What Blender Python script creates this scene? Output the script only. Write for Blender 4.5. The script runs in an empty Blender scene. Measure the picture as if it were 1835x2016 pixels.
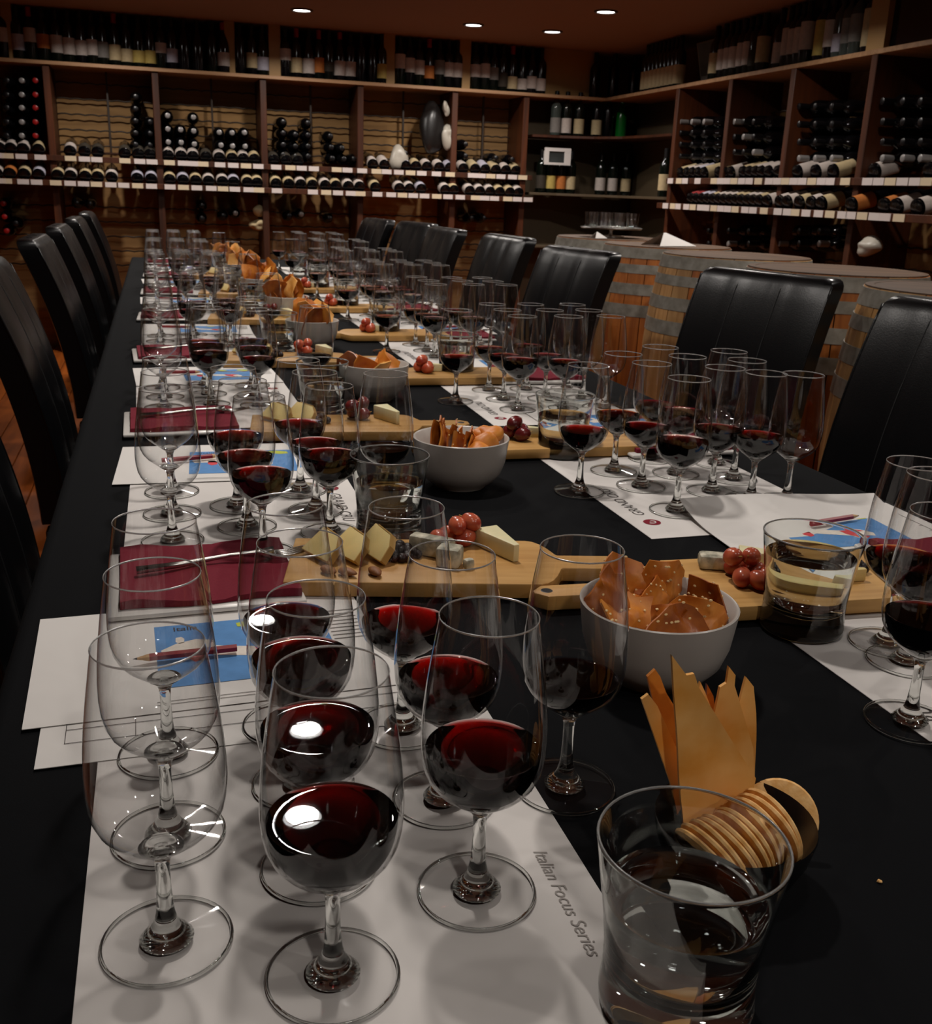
import bpy, bmesh, math, random
from mathutils import Vector, Matrix, Euler
random.seed(7)
PI = math.pi
T = 0.74                                     # height of the table top
S = bpy.context.scene
COL = S.collection

# ------------------------------------------------------------------ camera
F_PX, PITCH, ROLL, YAW = 1979.4257, math.radians(17.70128), math.radians(2.14807), math.radians(17.0)
CAM_H = 0.401213
_fw = Vector((0, math.cos(PITCH), -math.sin(PITCH)))
_r0 = Vector((1, 0, 0)); _u0 = _r0.cross(_fw)
_r = math.cos(ROLL)*_r0 + math.sin(ROLL)*_u0
_u = -math.sin(ROLL)*_r0 + math.cos(ROLL)*_u0
def _yaw(v): return Vector((math.cos(YAW)*v.x + math.sin(YAW)*v.y, -math.sin(YAW)*v.x + math.cos(YAW)*v.y, v.z))
RV, UV, FV = _yaw(_r), _yaw(_u), _yaw(_fw)
CAMP = Vector((0, 0, T + CAM_H))
cam = bpy.data.cameras.new('camera'); camo = bpy.data.objects.new('camera', cam); COL.objects.link(camo)
cam.sensor_fit = 'HORIZONTAL'; cam.sensor_width = 36.0; cam.lens = F_PX/1835*36.0
cam.clip_start = 0.02; cam.clip_end = 60
m = Matrix((RV, UV, -FV)).transposed().to_4x4(); m.translation = CAMP
camo.matrix_world = m
cam.dof.use_dof = True; cam.dof.focus_distance = 0.80; cam.dof.aperture_fstop = 30.0
S.camera = camo
def ray(u, v): return (RV*((u-917.5)/F_PX) - UV*((v-1008)/F_PX) + FV)
def on(u, v, z=0.0):                         # the point at height z above the table top that shows at (u, v)
    d = ray(u, v); k = (T+z-CAMP.z)/d.z; p = CAMP+d*k; return Vector((p.x, p.y, T+z))
def aty(u, v, y):
    d = ray(u, v); return CAMP+d*(y/d.y)
def atx(u, v, x):
    d = ray(u, v); return CAMP+d*(x/d.x)

# ------------------------------------------------------------------ world, exposure
W = bpy.data.worlds.new('world'); S.world = W; W.use_nodes = True
W.node_tree.nodes['Background'].inputs[0].default_value = (0.30, 0.22, 0.17, 1)
W.node_tree.nodes['Background'].inputs[1].default_value = 0.0
S.view_settings.view_transform = 'Standard'; S.view_settings.look = 'None'
S.view_settings.exposure = 0.0; S.view_settings.gamma = 1.0; S.view_settings.use_curve_mapping = False
cy = S.cycles
cy.max_bounces = 20; cy.diffuse_bounces = 4; cy.glossy_bounces = 6; cy.transmission_bounces = 16
cy.transparent_max_bounces = 160; cy.volume_bounces = 0
cy.caustics_reflective = False; cy.caustics_refractive = False
cy.sample_clamp_indirect = 4.0; cy.sample_clamp_direct = 0.0; cy.blur_glossy = 0.1
cy.use_adaptive_sampling = True; cy.adaptive_threshold = 0.02; cy.use_denoising = True

# ------------------------------------------------------------------ downlights (their lamps)
LAMP_COL = (1.0, 0.93, 0.86)
CEIL = 1.38
LAMPS = [(0.30, -0.72, 5.6), (0.30, 0.33, 1.0), (0.30, 1.38, 7.0), (0.28, 2.28, 3.5), (0.35, 2.72, 3.5), (0.30, 3.60, 6.5), (0.30, 4.53, 6.5), (0.30, 5.58, 6.0),
         (2.45, 5.71, 10.0), (2.45, 4.40, 10.0), (2.45, 3.10, 9.0), (2.45, 1.80, 6.0), (1.37, -0.72, 5.0), (1.37, 0.33, 1.6),  # the two right of the camera are added, unseen fill
         (-0.22, 6.54, 12.0), (0.876, 6.54, 12.0), (1.93, 6.54, 12.0), (2.45, 6.54, 6.0)]
for i, (lx, ly, e) in enumerate(LAMPS):
    L = bpy.data.lights.new('downlight_lamp', 'AREA'); L.shape = 'DISK'; L.size = 0.085
    L.energy = e; L.color = LAMP_COL; L.spread = math.radians(150)
    lo = bpy.data.objects.new('downlight_lamp', L); COL.objects.link(lo); lo.location = (lx, ly, T+CEIL-0.012)
    lo['kind'] = 'helper'

# ------------------------------------------------------------------ material helpers
def lin(c):
    f = lambda x: x/12.92 if x <= 0.04045 else ((x+0.055)/1.055)**2.4
    if isinstance(c, str): c = tuple(int(c[i:i+2], 16)/255 for i in (0, 2, 4))
    return tuple(f(x) for x in c[:3])
class NT:
    def __init__(s, name):
        s.m = bpy.data.materials.new(name); s.m.use_nodes = True; s.t = s.m.node_tree; s.t.nodes.clear()
        s.out = s.t.nodes.new('ShaderNodeOutputMaterial')
    def n(s, typ, **kw):
        x = s.t.nodes.new('ShaderNode'+typ)
        for k, v in kw.items():
            if k.startswith('i_'): x.inputs[int(k[2:]) if k[2:].isdigit() else k[2:].replace('_', ' ')].default_value = v
            else: setattr(x, k, v)
        return x
    def l(s, a, b): s.t.links.new(a, b)
    def surf(s, x): s.l(x.outputs[0], s.out.inputs['Surface'])
def C4(c): return (*lin(c), 1.0)
def plain(name, c, rough=0.6, metal=0.0, spec=0.5, coat=0.0, noise=0.0, scale=30, bump=0.0, sss=0.0, c2=None, detail=3, stretch=(1, 1, 1)):
    N = NT(name); p = N.n('BsdfPrincipled'); p.inputs['Base Color'].default_value = C4(c)
    p.inputs['Roughness'].default_value = rough; p.inputs['Metallic'].default_value = metal
    p.inputs['Specular IOR Level'].default_value = spec; p.inputs['Coat Weight'].default_value = coat
    if sss: p.inputs['Subsurface Weight'].default_value = sss; p.inputs['Subsurface Radius'].default_value = (0.01, 0.004, 0.002); p.inputs['Subsurface Scale'].default_value = 0.5
    if noise or bump or c2:
        tc = N.n('TexCoord'); mp = N.n('Mapping'); N.l(tc.outputs['Object'], mp.inputs[0]); mp.inputs['Scale'].default_value = stretch
        nz = N.n('TexNoise'); nz.inputs['Scale'].default_value = scale; nz.inputs['Detail'].default_value = detail
        N.l(mp.outputs[0], nz.inputs['Vector'])
        a = lin(c); b = lin(c2) if c2 else tuple(x*(1-noise) for x in a)
        cr = N.n('ValToRGB'); cr.color_ramp.elements[0].position = 0.35; cr.color_ramp.elements[1].position = 0.65
        cr.color_ramp.elements[0].color = (*b, 1); cr.color_ramp.elements[1].color = (*a, 1)
        N.l(nz.outputs[0], cr.inputs[0]); N.l(cr.outputs[0], p.inputs['Base Color'])
        if bump:
            bp = N.n('Bump'); bp.inputs['Strength'].default_value = bump; bp.inputs['Distance'].default_value = 0.002
            N.l(nz.outputs[0], bp.inputs['Height']); N.l(bp.outputs[0], p.inputs['Normal'])
    N.surf(p); return N.m
def wood(name, c1, c2, scale=14, axis=0, rough=0.5, spec=0.4):
    N = NT(name); p = N.n('BsdfPrincipled'); p.inputs['Roughness'].default_value = rough; p.inputs['Specular IOR Level'].default_value = spec
    tc = N.n('TexCoord'); mp = N.n('Mapping'); N.l(tc.outputs['Object'], mp.inputs[0])
    sc = [1.0, 1.0, 1.0]; sc[axis] = 0.08; mp.inputs['Scale'].default_value = sc
    oi = N.n('ObjectInfo'); vm = N.n('VectorMath', operation='ADD'); N.l(mp.outputs[0], vm.inputs[0])
    ml = N.n('Math', operation='MULTIPLY', i_1=7.3); N.l(oi.outputs['Random'], ml.inputs[0]); N.l(ml.outputs[0], vm.inputs[1])
    nz = N.n('TexNoise'); nz.inputs['Scale'].default_value = scale*4; nz.inputs['Detail'].default_value = 5; nz.inputs['Distortion'].default_value = 1.2
    N.l(vm.outputs[0], nz.inputs['Vector'])
    cr = N.n('ValToRGB'); cr.color_ramp.elements[0].position = 0.3; cr.color_ramp.elements[1].position = 0.7
    cr.color_ramp.elements[0].color = C4(c2); cr.color_ramp.elements[1].color = C4(c1)
    N.l(nz.outputs[0], cr.inputs[0])
    hs = N.n('HueSaturation'); mr = N.n('MapRange'); mr.inputs['To Min'].default_value = 0.75; mr.inputs['To Max'].default_value = 1.2
    N.l(oi.outputs['Random'], mr.inputs[0]); N.l(mr.outputs[0], hs.inputs['Value']); N.l(cr.outputs[0], hs.inputs['Color'])
    N.l(hs.outputs[0], p.inputs['Base Color'])
    bp = N.n('Bump'); bp.inputs['Strength'].default_value = 0.15; bp.inputs['Distance'].default_value = 0.002
    N.l(nz.outputs[0], bp.inputs['Height']); N.l(bp.outputs[0], p.inputs['Normal'])
    N.surf(p); return N.m
def thin_glass(name, edge=0.10, power=3.4, base=0.99, mul=1.2):
    N = NT(name); geo = N.n('NewGeometry')
    io = N.n('MapRange'); io.inputs['To Min'].default_value = 1.5; io.inputs['To Max'].default_value = 0.66667
    N.l(geo.outputs['Backfacing'], io.inputs[0])
    fr = N.n('Fresnel'); N.l(io.outputs[0], fr.inputs['IOR'])
    lw = N.n('LayerWeight'); pw = N.n('Math', operation='POWER', i_1=power); N.l(lw.outputs['Facing'], pw.inputs[0])
    mx = N.n('MixRGB'); mx.inputs[1].default_value = (base, base, base, 1); mx.inputs[2].default_value = (edge, edge, edge*0.97, 1)  # grazing edges tinted dark in place of the dark surroundings they would refract
    N.l(pw.outputs[0], mx.inputs[0])
    tr = N.n('BsdfTransparent'); N.l(mx.outputs[0], tr.inputs[0])
    gl = N.n('BsdfGlossy'); gl.inputs['Roughness'].default_value = 0.03; gl.inputs[0].default_value = (1, 1, 1, 1)
    f2 = N.n('Math', operation='MULTIPLY', i_1=mul, use_clamp=True); N.l(fr.outputs[0], f2.inputs[0])
    ms = N.n('MixShader'); N.l(f2.outputs[0], ms.inputs[0]); N.l(tr.outputs[0], ms.inputs[1]); N.l(gl.outputs[0], ms.inputs[2])
    N.surf(ms); return N.m
def solid_glass(name, ior=1.5, c=(0.97, 0.98, 0.97)):
    N = NT(name); g = N.n('BsdfGlass'); g.inputs['IOR'].default_value = ior; g.inputs['Roughness'].default_value = 0.006
    g.inputs[0].default_value = (*c, 1); N.surf(g); return N.m
def wine_mat(name, col, density):
    # the surface refracts as liquid against air; the sides are wetted by the bowl, so they only reflect from within
    N = NT(name); g = N.n('BsdfGlass'); g.inputs['IOR'].default_value = 1.34; g.inputs['Roughness'].default_value = 0.012; g.inputs[0].default_value = (1, 1, 1, 1)
    geo = N.n('NewGeometry'); tr = N.n('BsdfTransparent'); ms = N.n('MixShader'); sx = N.n('SeparateXYZ'); N.l(geo.outputs['Normal'], sx.inputs[0])
    gt = N.n('Math', operation='GREATER_THAN', i_1=0.6); N.l(sx.outputs['Z'], gt.inputs[0])
    mx = N.n('Math', operation='MAXIMUM'); N.l(gt.outputs[0], mx.inputs[0]); N.l(geo.outputs['Backfacing'], mx.inputs[1])
    N.l(mx.outputs[0], ms.inputs[0]); N.l(tr.outputs[0], ms.inputs[1]); N.l(g.outputs[0], ms.inputs[2]); N.surf(ms)
    v = N.n('VolumeAbsorption'); v.inputs[0].default_value = (*col, 1); v.inputs[1].default_value = density
    N.l(v.outputs[0], N.out.inputs['Volume']); return N.m
def emit(name, c, s):
    N = NT(name); e = N.n('Emission'); e.inputs[0].default_value = (*c, 1); e.inputs[1].default_value = s; N.surf(e); return N.m

M = {}
M['bowl'] = thin_glass('thin clear bowl glass')
M['foot'] = thin_glass('clear foot glass', edge=0.15, power=7.0, base=0.997, mul=0.8)
M['glass'] = solid_glass('solid clear glass')
def rim_mat():
    N = NT('fire polished glass rim'); p = N.n('BsdfPrincipled'); p.inputs['Base Color'].default_value = (0.9, 0.9, 0.88, 1); p.inputs['Transmission Weight'].default_value = 0.82
    p.inputs['Roughness'].default_value = 0.22; p.inputs['IOR'].default_value = 1.5; N.surf(p); return N.m
M['rim'] = rim_mat()
M['water'] = solid_glass('water', 1.333, (0.98, 0.99, 0.99))
M['wine'] = wine_mat('red wine', (0.895, 0.10, 0.06), 950)
M['port'] = wine_mat('dark purple wine', (0.70, 0.0, 0.02), 1600)
M['cloth'] = plain('black tablecloth', '08090c', 0.85, spec=0.10, bump=0.08, noise=0.15, scale=900)
M['paper'] = plain('white paper', 'dcd8d4', 0.75, spec=0.2)
M['mat'] = plain('white placemat paper', 'd8d3cf', 0.75, spec=0.2)
M['ink'] = plain('grey printing ink', '55504e', 0.8, spec=0.1)
M['inkl'] = plain('pale printing ink', '8a8581', 0.8, spec=0.1)
M['inkp'] = plain('faint printing ink', '9a948f', 0.8, spec=0.1)
M['sea'] = plain('blue printed sea', '5b8fc8', 0.7, spec=0.2, noise=0.12, scale=60)
M['land'] = plain('cream printed land', 'e6ddd2', 0.7, spec=0.2, noise=0.1, scale=200)
M['region'] = plain('red printed region', 'd04a50', 0.7, spec=0.2)
M['region2'] = plain('yellow green printed region', 'b9c24a', 0.7, spec=0.2)
M['maroon'] = plain('maroon paper napkin', '76202f', 0.8, spec=0.15, noise=0.12, scale=500, bump=0.1)
M['logo'] = plain('maroon printed emblem', '7c1a2a', 0.7, spec=0.2)
M['plate'] = plain('white glazed plate', 'd9d5d0', 0.25, spec=0.5)
M['bowlw'] = plain('grey white glazed stoneware', 'b9b2ab', 0.3, spec=0.5, noise=0.06, scale=40)
M['black_dish'] = plain('black glazed dish', '101012', 0.25, spec=0.5)
M['board'] = wood('pale serving board wood', 'c69a5c', 'a97b40', 9, 0, 0.5)
M['lavosh'] = plain('golden lavosh', 'd58a36', 0.45, spec=0.45, c2='b9641c', scale=38, bump=0.35, detail=5)
M['lavosh_pale'] = plain('pale lavosh', 'f4bc70', 0.6, spec=0.3, c2='e49c42', scale=26, bump=0.2, detail=4)
M['lavosh_dark'] = plain('dark toasted lavosh', 'b5661f', 0.35, spec=0.5, c2='8f4511', scale=45, bump=0.5, detail=5)
M['cracker'] = plain('pale round cracker', 'f2c486', 0.75, spec=0.2, c2='dca45e', scale=120, bump=0.3)
M['sesame'] = plain('sesame seeds', 'e8c890', 0.5)
M['cheese'] = plain('pale hard cheese', 'd9c283', 0.5, spec=0.4, noise=0.08, scale=60, sss=0.2)
M['brie'] = plain('soft white cheese', 'dcd3a8', 0.5, spec=0.4, noise=0.06, scale=80, sss=0.2)
M['rind'] = plain('cheese rind', 'b08a4a', 0.6)
M['blue'] = plain('blue veined cheese', 'dad2bb', 0.6, c2='7d7a68', scale=70, bump=0.4, detail=6)
M['grape'] = plain('red grape skin', '983022', 0.22, spec=0.5, c2='c8684a', scale=40, sss=0.3)
M['grape_d'] = plain('dark grape skin', '4a1518', 0.22, spec=0.5, c2='6b2020', scale=40)
M['almond'] = plain('almond skin', '8a5428', 0.6, noise=0.3, scale=160, bump=0.4)
M['jam'] = plain('dark fruit paste', '1a0a07', 0.45, spec=0.35, bump=0.9, scale=200)
M['steel'] = plain('brushed steel', 'b9b6b2', 0.25, metal=1.0)
M['pencil'] = plain('red pencil lacquer', '8f1420', 0.3, spec=0.5)
M['tipwood'] = plain('sharpened pencil wood', 'c9a070', 0.7)
M['lead'] = plain('graphite', '2a2a2c', 0.4)
M['leather'] = plain('black leather', '0b0b0d', 0.28, spec=0.38, bump=0.12, scale=300, noise=0.1)
M['seam'] = plain('black stitching', '08080a', 0.6)
M['legwood'] = plain('dark stained wood', '241410', 0.5)
M['stave'] = wood('toasted oak stave', 'bd7230', '94501c', 6, 2, 0.55)
M['stave_pale'] = wood('pale oak stave', 'cfa066', 'a97a46', 6, 2, 0.6)
M['head'] = wood('weathered oak barrel head', '5c4430', '3c2a1c', 6, 0, 0.7)
M['hoop'] = plain('galvanised steel hoop', '98948a', 0.5, metal=0.25, c2='7c776c', scale=25)
M['rack'] = wood('red brown rack timber', '50260d', '341808', 6, 2, 0.5)
M['shelf'] = wood('pale shelf timber', 'ad8662', '8e6a4a', 6, 0, 0.5)
M['pillar'] = plain('tan painted upright', 'a07c4c', 0.6)
M['panel'] = wood('tan rack backing board', '9c7748', '7e5c33', 5, 0, 0.7)
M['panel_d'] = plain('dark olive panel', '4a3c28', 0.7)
M['wire'] = plain('dark rack wire', '2a1c10', 0.5)
M['card'] = plain('white price card', 'c9bdb8', 0.7)
M['card2'] = plain('cream price card', 'c9b79a', 0.7)
M['ceil'] = plain('brown ceiling paint', '8e7260', 0.8, spec=0.2)
M['wall'] = plain('dark brown wall', '4a3020', 0.8, spec=0.2)
M['wall_tan'] = plain('ochre wall above shelf', '8a5c30', 0.8, spec=0.2)
M['floor'] = wood('red brown timber floor', 'a8561c', '7e3c10', 4, 1, 0.4)
M['bottle'] = plain('dark green bottle glass', '0a0f0a', 0.12, spec=0.6)
M['bottle_b'] = plain('black bottle glass', '08080a', 0.12, spec=0.6)
M['bottle_c'] = plain('grey clear bottle glass', '39403c', 0.12, spec=0.6)
M['capk'] = plain('black capsule', '0c0a0c', 0.35)
M['capg'] = plain('grey foil capsule', '8e8a88', 0.35, metal=0.3)
M['capr'] = plain('red foil capsule', '8c1414', 0.35)
for k, c in dict(lab_w='b8aca4', lab_c='b3a07c', lab_o='b06a34', lab_g='77736e', lab_y='b09a55', lab_r='8a3030', lab_l='a8a4b0', lab_d='3a342c').items():
    M[k] = plain('bottle label '+c, c, 0.7, spec=0.2, noise=0.12, scale=60)
M['white'] = plain('white plastic', 'cfcac6', 0.5)
M['screen'] = plain('grey picture print', '3c4040', 0.3, noise=0.4, scale=12)
M['bag'] = plain('crumpled white plastic', 'a39c90', 0.4, bump=0.3, scale=20)
M['bagd'] = plain('crumpled dark plastic', '1a1716', 0.35, bump=0.3, scale=20)
M['green'] = plain('green bottle glass', '0c6a24', 0.15, spec=0.6)
M['lens'] = emit('lamp lens', (1.0, 0.97, 0.94), 14.0)
M['trim'] = plain('lamp trim', '3a2c24', 0.4)

# ------------------------------------------------------------------ mesh helpers
class MB:
    def __init__(s): s.v = []; s.f = []; s.mi = []
    def add(s, vs, fs, mi=0):
        o = len(s.v); s.v += [tuple(x) for x in vs]; s.f += [tuple(i+o for i in q) for q in fs]; s.mi += [mi]*len(fs)
        return s
    def box(s, c, d, rot=None, mi=0):
        R = rot if rot is not None else Matrix.Identity(3)
        vs = [Vector(c) + R @ Vector((sx*d[0]/2, sy*d[1]/2, sz*d[2]/2)) for sz in (-1, 1) for sy in (-1, 1) for sx in (-1, 1)]
        return s.add(vs, [(0, 2, 3, 1), (4, 5, 7, 6), (0, 1, 5, 4), (2, 6, 7, 3), (0, 4, 6, 2), (1, 3, 7, 5)], mi)
    def lathe(s, prof, seg=32, mi=0, closed=True, a0=0.0, a1=2*PI, xf=None):
        full = abs(a1-a0-2*PI) < 1e-6; n = seg if full else seg+1; rings = []; vs = []; fs = []
        for r, z in prof:
            if r < 1e-6: rings.append([len(vs)]); vs.append(Vector((0, 0, z)))
            else:
                rings.append(list(range(len(vs), len(vs)+n)))
                for i in range(n):
                    a = a0+(a1-a0)*i/seg; vs.append(Vector((r*math.cos(a), r*math.sin(a), z)))
        for A, B in zip(rings, rings[1:]):
            for i in range(seg):
                j = (i+1) % n if full else i+1
                if len(A) == 1 and len(B) == 1: continue
                if len(A) == 1: fs.append((A[0], B[j], B[i]))
                elif len(B) == 1: fs.append((A[i], A[j], B[0]))
                else: fs.append((A[i], A[j], B[j], B[i]))
        if xf: vs = [xf @ v for v in vs]
        return s.add(vs, fs, mi)
    def tube(s, pts, r, seg=6, mi=0):
        pts = [Vector(p) for p in pts]; n = len(pts); vs = []; fs = []
        rr = r if isinstance(r, (list, tuple)) else [r]*n
        for i, p in enumerate(pts):
            d = (pts[min(i+1, n-1)]-pts[max(i-1, 0)]).normalized()
            a = d.orthogonal().normalized() if abs(d.z) > 0.95 else d.cross(Vector((0, 0, 1))).normalized(); b = d.cross(a)
            for k in range(seg):
                t = 2*PI*k/seg; vs.append(p+rr[i]*(math.cos(t)*a+math.sin(t)*b))
        for i in range(n-1):
            for k in range(seg):
                fs.append((i*seg+k, (i+1)*seg+k, (i+1)*seg+(k+1) % seg, i*seg+(k+1) % seg))
        fs.append(tuple(range(seg))); fs.append(tuple(range((n-1)*seg, n*seg))[::-1])
        return s.add(vs, fs, mi)
    def prism(s, poly, z0, z1, mi=0, xf=None):
        n = len(poly); vs = [Vector((x, y, z)) for z in (z0, z1) for x, y in poly]
        if xf: vs = [xf @ v for v in vs]
        fs = [tuple(range(n))[::-1], tuple(range(n, 2*n))] + [(i, (i+1) % n, (i+1) % n+n, i+n) for i in range(n)]
        return s.add(vs, fs, mi)
    def flat(s, poly, z, mi=0):
        return s.add([(x, y, z) for x, y in poly], [tuple(range(len(poly)))], mi)
    def sphere(s, c, r, seg=16, rings=10, mi=0, sc=(1, 1, 1)):
        prof = [(math.sin(PI*i/rings), -math.cos(PI*i/rings)) for i in range(rings+1)]
        xf = Matrix.Translation(Vector(c)) @ Matrix.Diagonal((r*sc[0], r*sc[1], r*sc[2], 1))
        return s.lathe(prof, seg, mi, xf=xf)
    def mesh(s, name, mats, smooth=False, bevel=0.0, bseg=2, angle=None, sub=0):
        me = bpy.data.meshes.new(name); me.from_pydata(s.v, [], s.f)
        if not isinstance(mats, (list, tuple)): mats = [mats]
        for mt in mats: me.materials.append(M[mt])
        me.polygons.foreach_set('material_index', s.mi)
        bm = bmesh.new(); bm.from_mesh(me)
        bmesh.ops.recalc_face_normals(bm, faces=bm.faces)
        if bevel:
            es = [e for e in bm.edges if len(e.link_faces) == 2 and e.calc_face_angle(0) > 0.5]
            bmesh.ops.bevel(bm, geom=es, offset=bevel, segments=bseg, profile=0.5, affect='EDGES', clamp_overlap=True)
        bm.to_mesh(me); bm.free()
        if smooth:
            me.polygons.foreach_set('use_smooth', [True]*len(me.polygons))
            if angle: me.set_sharp_from_angle(angle=angle)
        me.update(); return me
def obj(name, me, parent=None, loc=None, rot=None):
    o = bpy.data.objects.new(name, me); COL.objects.link(o)
    if parent: o.parent = parent
    if loc is not None: o.location = loc
    if rot is not None: o.rotation_euler = rot
    return o
def tag(o, label=None, cat=None, group=None, kind=None):
    if label: o['label'] = label
    if cat: o['category'] = cat
    if group: o['group'] = group
    if kind: o['kind'] = kind
    return o
def thing(name, label, cat, loc=(0, 0, 0), rot=(0, 0, 0), group=None):
    o = bpy.data.objects.new(name, None); COL.objects.link(o); o.location = loc; o.rotation_euler = rot
    o.empty_display_size = 0.02
    return tag(o, label, cat, group)
def dup(root, loc, rot=None, label=None, group=None):
    r = root.copy(); COL.objects.link(r); r.location = loc
    if rot is not None: r.rotation_euler = rot
    if label: r['label'] = label
    if group: r['group'] = group
    for ch in root.children:
        c = ch.copy(); COL.objects.link(c); c.parent = r
        for g in ch.children:
            d = g.copy(); COL.objects.link(d); d.parent = c
    return r
def struct(name, me): return tag(obj(name, me), kind='structure')
ORD = ['first', 'second', 'third', 'fourth', 'fifth', 'sixth', 'seventh', 'eighth', 'ninth', 'tenth', 'eleventh', 'twelfth', 'thirteenth', 'fourteenth', 'fifteenth',
       'sixteenth', 'seventeenth', 'eighteenth', 'nineteenth', 'twentieth']
def nth(i):
    if i < 20: return ORD[i]
    tens = {2: 'twenty', 3: 'thirty', 4: 'forty', 5: 'fifty', 6: 'sixty'}[(i+1)//10]; u = (i+1) % 10
    return tens+'-'+ORD[u-1] if u else tens[:-1]+'ieth'
def Rz(a): return Matrix.Rotation(a, 3, 'Z')

# ================================================================== ROOM
X0, X1, Y0, Y1 = -2.6, 3.55, -2.6, 7.58
struct('floor', MB().box(((X0+X1)/2, (Y0+Y1)/2, -0.05), (X1-X0, Y1-Y0, 0.1)).mesh('floor', 'floor'))
fl = bpy.data.objects['floor']
bw = 0.11; nb = int((X1-X0)/bw)
bme = MB().box((0, 0, 0), (bw-0.004, Y1-Y0-0.02, 0.012)).mesh('floorboard', 'floor', bevel=0.002, bseg=1)
for i in range(nb):
    obj('floorboard', bme, fl, (X0+bw*(i+0.5), (Y0+Y1)/2, 0.006))
struct('ceiling', MB().box(((X0+X1)/2, (Y0+Y1)/2, T+CEIL+0.05), (X1-X0, Y1-Y0, 0.1)).mesh('ceiling', 'ceil'))
struct('wall_back', MB().box(((X0+X1)/2, Y1+0.05, 1.06), (X1-X0+0.2, 0.1, 2.3)).mesh('wall_back', 'wall_tan'))
struct('wall_right', MB().box((X1+0.05, (Y0+Y1)/2, 1.06), (0.1, Y1-Y0, 2.3)).mesh('wall_right', 'wall_tan'))
struct('wall_left', MB().box((X0-0.05, (Y0+Y1)/2, 1.06), (0.1, Y1-Y0, 2.3)).mesh('wall_left', 'wall'))
struct('wall_front', MB().box(((X0+X1)/2, Y0-0.05, 1.06), (X1-X0+0.2, 0.1, 2.3)).mesh('wall_front', 'wall'))

# downlight fittings
lring = MB().lathe([(0.050, 0), (0.066, -0.001), (0.066, -0.006), (0.056, -0.010), (0.050, -0.006), (0.050, 0)], 32).mesh('trim_ring', 'trim', True, angle=0.6)
llens = MB().lathe([(0.0, -0.004), (0.050, -0.003)], 32).mesh('lens', 'lens')
ROWN = {0.28: 'over the table, one lamp close before it', 0.35: 'over the table, one lamp close behind it', 0.30: 'over the middle of the table', 2.45: 'along the barrels', 1.37: 'added as fill behind the camera to the right'}
for i, (lx, ly, e) in enumerate(LAMPS):
    if abs(ly-6.54) < 0.01: lab = 'round recessed ceiling downlight near the back shelf, %s from the left' % nth([-0.22, 0.876, 1.93, 2.45].index(lx))
    else: lab = 'recessed ceiling downlight %s, %s from the camera' % (ROWN[lx], nth(sorted([a[1] for a in LAMPS if a[0] == lx and abs(a[1]-6.54) > .01]).index(ly)))
    d = thing('downlight', lab, 'ceiling light', (lx, ly, T+CEIL), group='ceiling downlights')
    obj('trim_ring', lring, d); obj('lens', llens, d)

# ================================================================== BACK WALL RACK
YB = 7.2; DEP = 0.34
ZS, Z1, Z2 = T+1.072, T+0.507, T+0.357
posts = [-1.90, -1.26, -0.615, 0.03, 0.706, 1.352, 2.013, 2.536]
rk = thing('wine_rack', 'tall red brown timber wine rack along the back wall', 'rack', (0, 0, 0))
pm = MB().box((0, DEP/2, (ZS-0.02)/2), (0.042, DEP, ZS-0.026)).mesh('post', 'rack', bevel=0.003, bseg=1)
for x in posts: obj('post', pm, rk, (x, YB, 0.013))
pb = [MB().box((0, 0, 0), (x2-x1-0.046, 0.012, ZS-0.03)).mesh('back_panel', 'panel') for x1, x2 in zip(posts, posts[1:])]
for (x1, x2), me in zip(zip(posts, posts[1:]), pb): obj('back_panel', me, rk, ((x1+x2)/2, YB+DEP-0.008, (ZS-0.03)/2+0.013))
def wavy(w, n, amp=0.006, r=0.005):
    pts = [(-w/2+w*i/(n*6), 0, amp*abs(math.sin(PI*i/6))-amp/2) for i in range(n*6+1)]
    return MB().tube(pts, r, 4).mesh('bottle_rail', 'wire', True)
for (x1, x2) in zip(posts, posts[1:]):
    me = wavy(x2-x1-0.05, 7)
    for z in (0.595, 0.69, 0.785, 0.88, 0.975, 0.21, 0.115, 0.02, -0.075, -0.17):
        for yy in (YB+0.27,): obj('bottle_rail', me, rk, ((x1+x2)/2, yy, T+z))
    obj('divider', MB().box((0, 0, 0), (0.012, 0.02, 0.5)).mesh('divider', 'wire'), rk, ((x1+x2)/2+0.02, YB+0.25, T+0.80))
def px_x(u, v): return aty(u, v, YB).x
R2 = [-20, -2, 24, 52, 80, 117, 142, 171, 195, 222, 272, 299, 335, 361, 386, 411, 438, 460, 487, 506, 543, 568, 591, 614, 639, 660, 684, 706, 737, 784, 804, 827, 874, 891, 922, 942, 962, 981, 1001, 1018]
R1 = [2, 24, 48, 78, 140, 168, 194, 247, 274, 297, 332, 358, 381, 407, 433, 458, 480, 502, 540, 565, 588, 735, 758, 800, 820, 842, 866, 887, 914, 937, 957, 978, 998, 1018]
CARD2 = [5, 17, 50, 76, 113, 141, 167, 192, 220, 245, 272, 299, 335, 361, 387, 415, 438, 461, 488, 508, 543, 613, 639, 662, 687, 706, 739, 766, 788, 809, 831, 855, 877, 901, 931, 949, 968, 994, 1013, 1034]
CARD1 = [0, 18, 45, 82, 141, 168, 192, 247, 276, 300, 334, 361, 380, 400, 433, 459, 484, 508, 543, 571, 593, 617, 662, 683, 712, 740, 760, 784, 807, 829, 858, 885, 929, 946, 965, 985, 1008, 1028]
cardm = [MB().box((0, 0, 0), (0.068, 0.003, 0.030)).mesh('price_card', k) for k in ('card', 'card2', 'card')]
xe = 2.60
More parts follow.
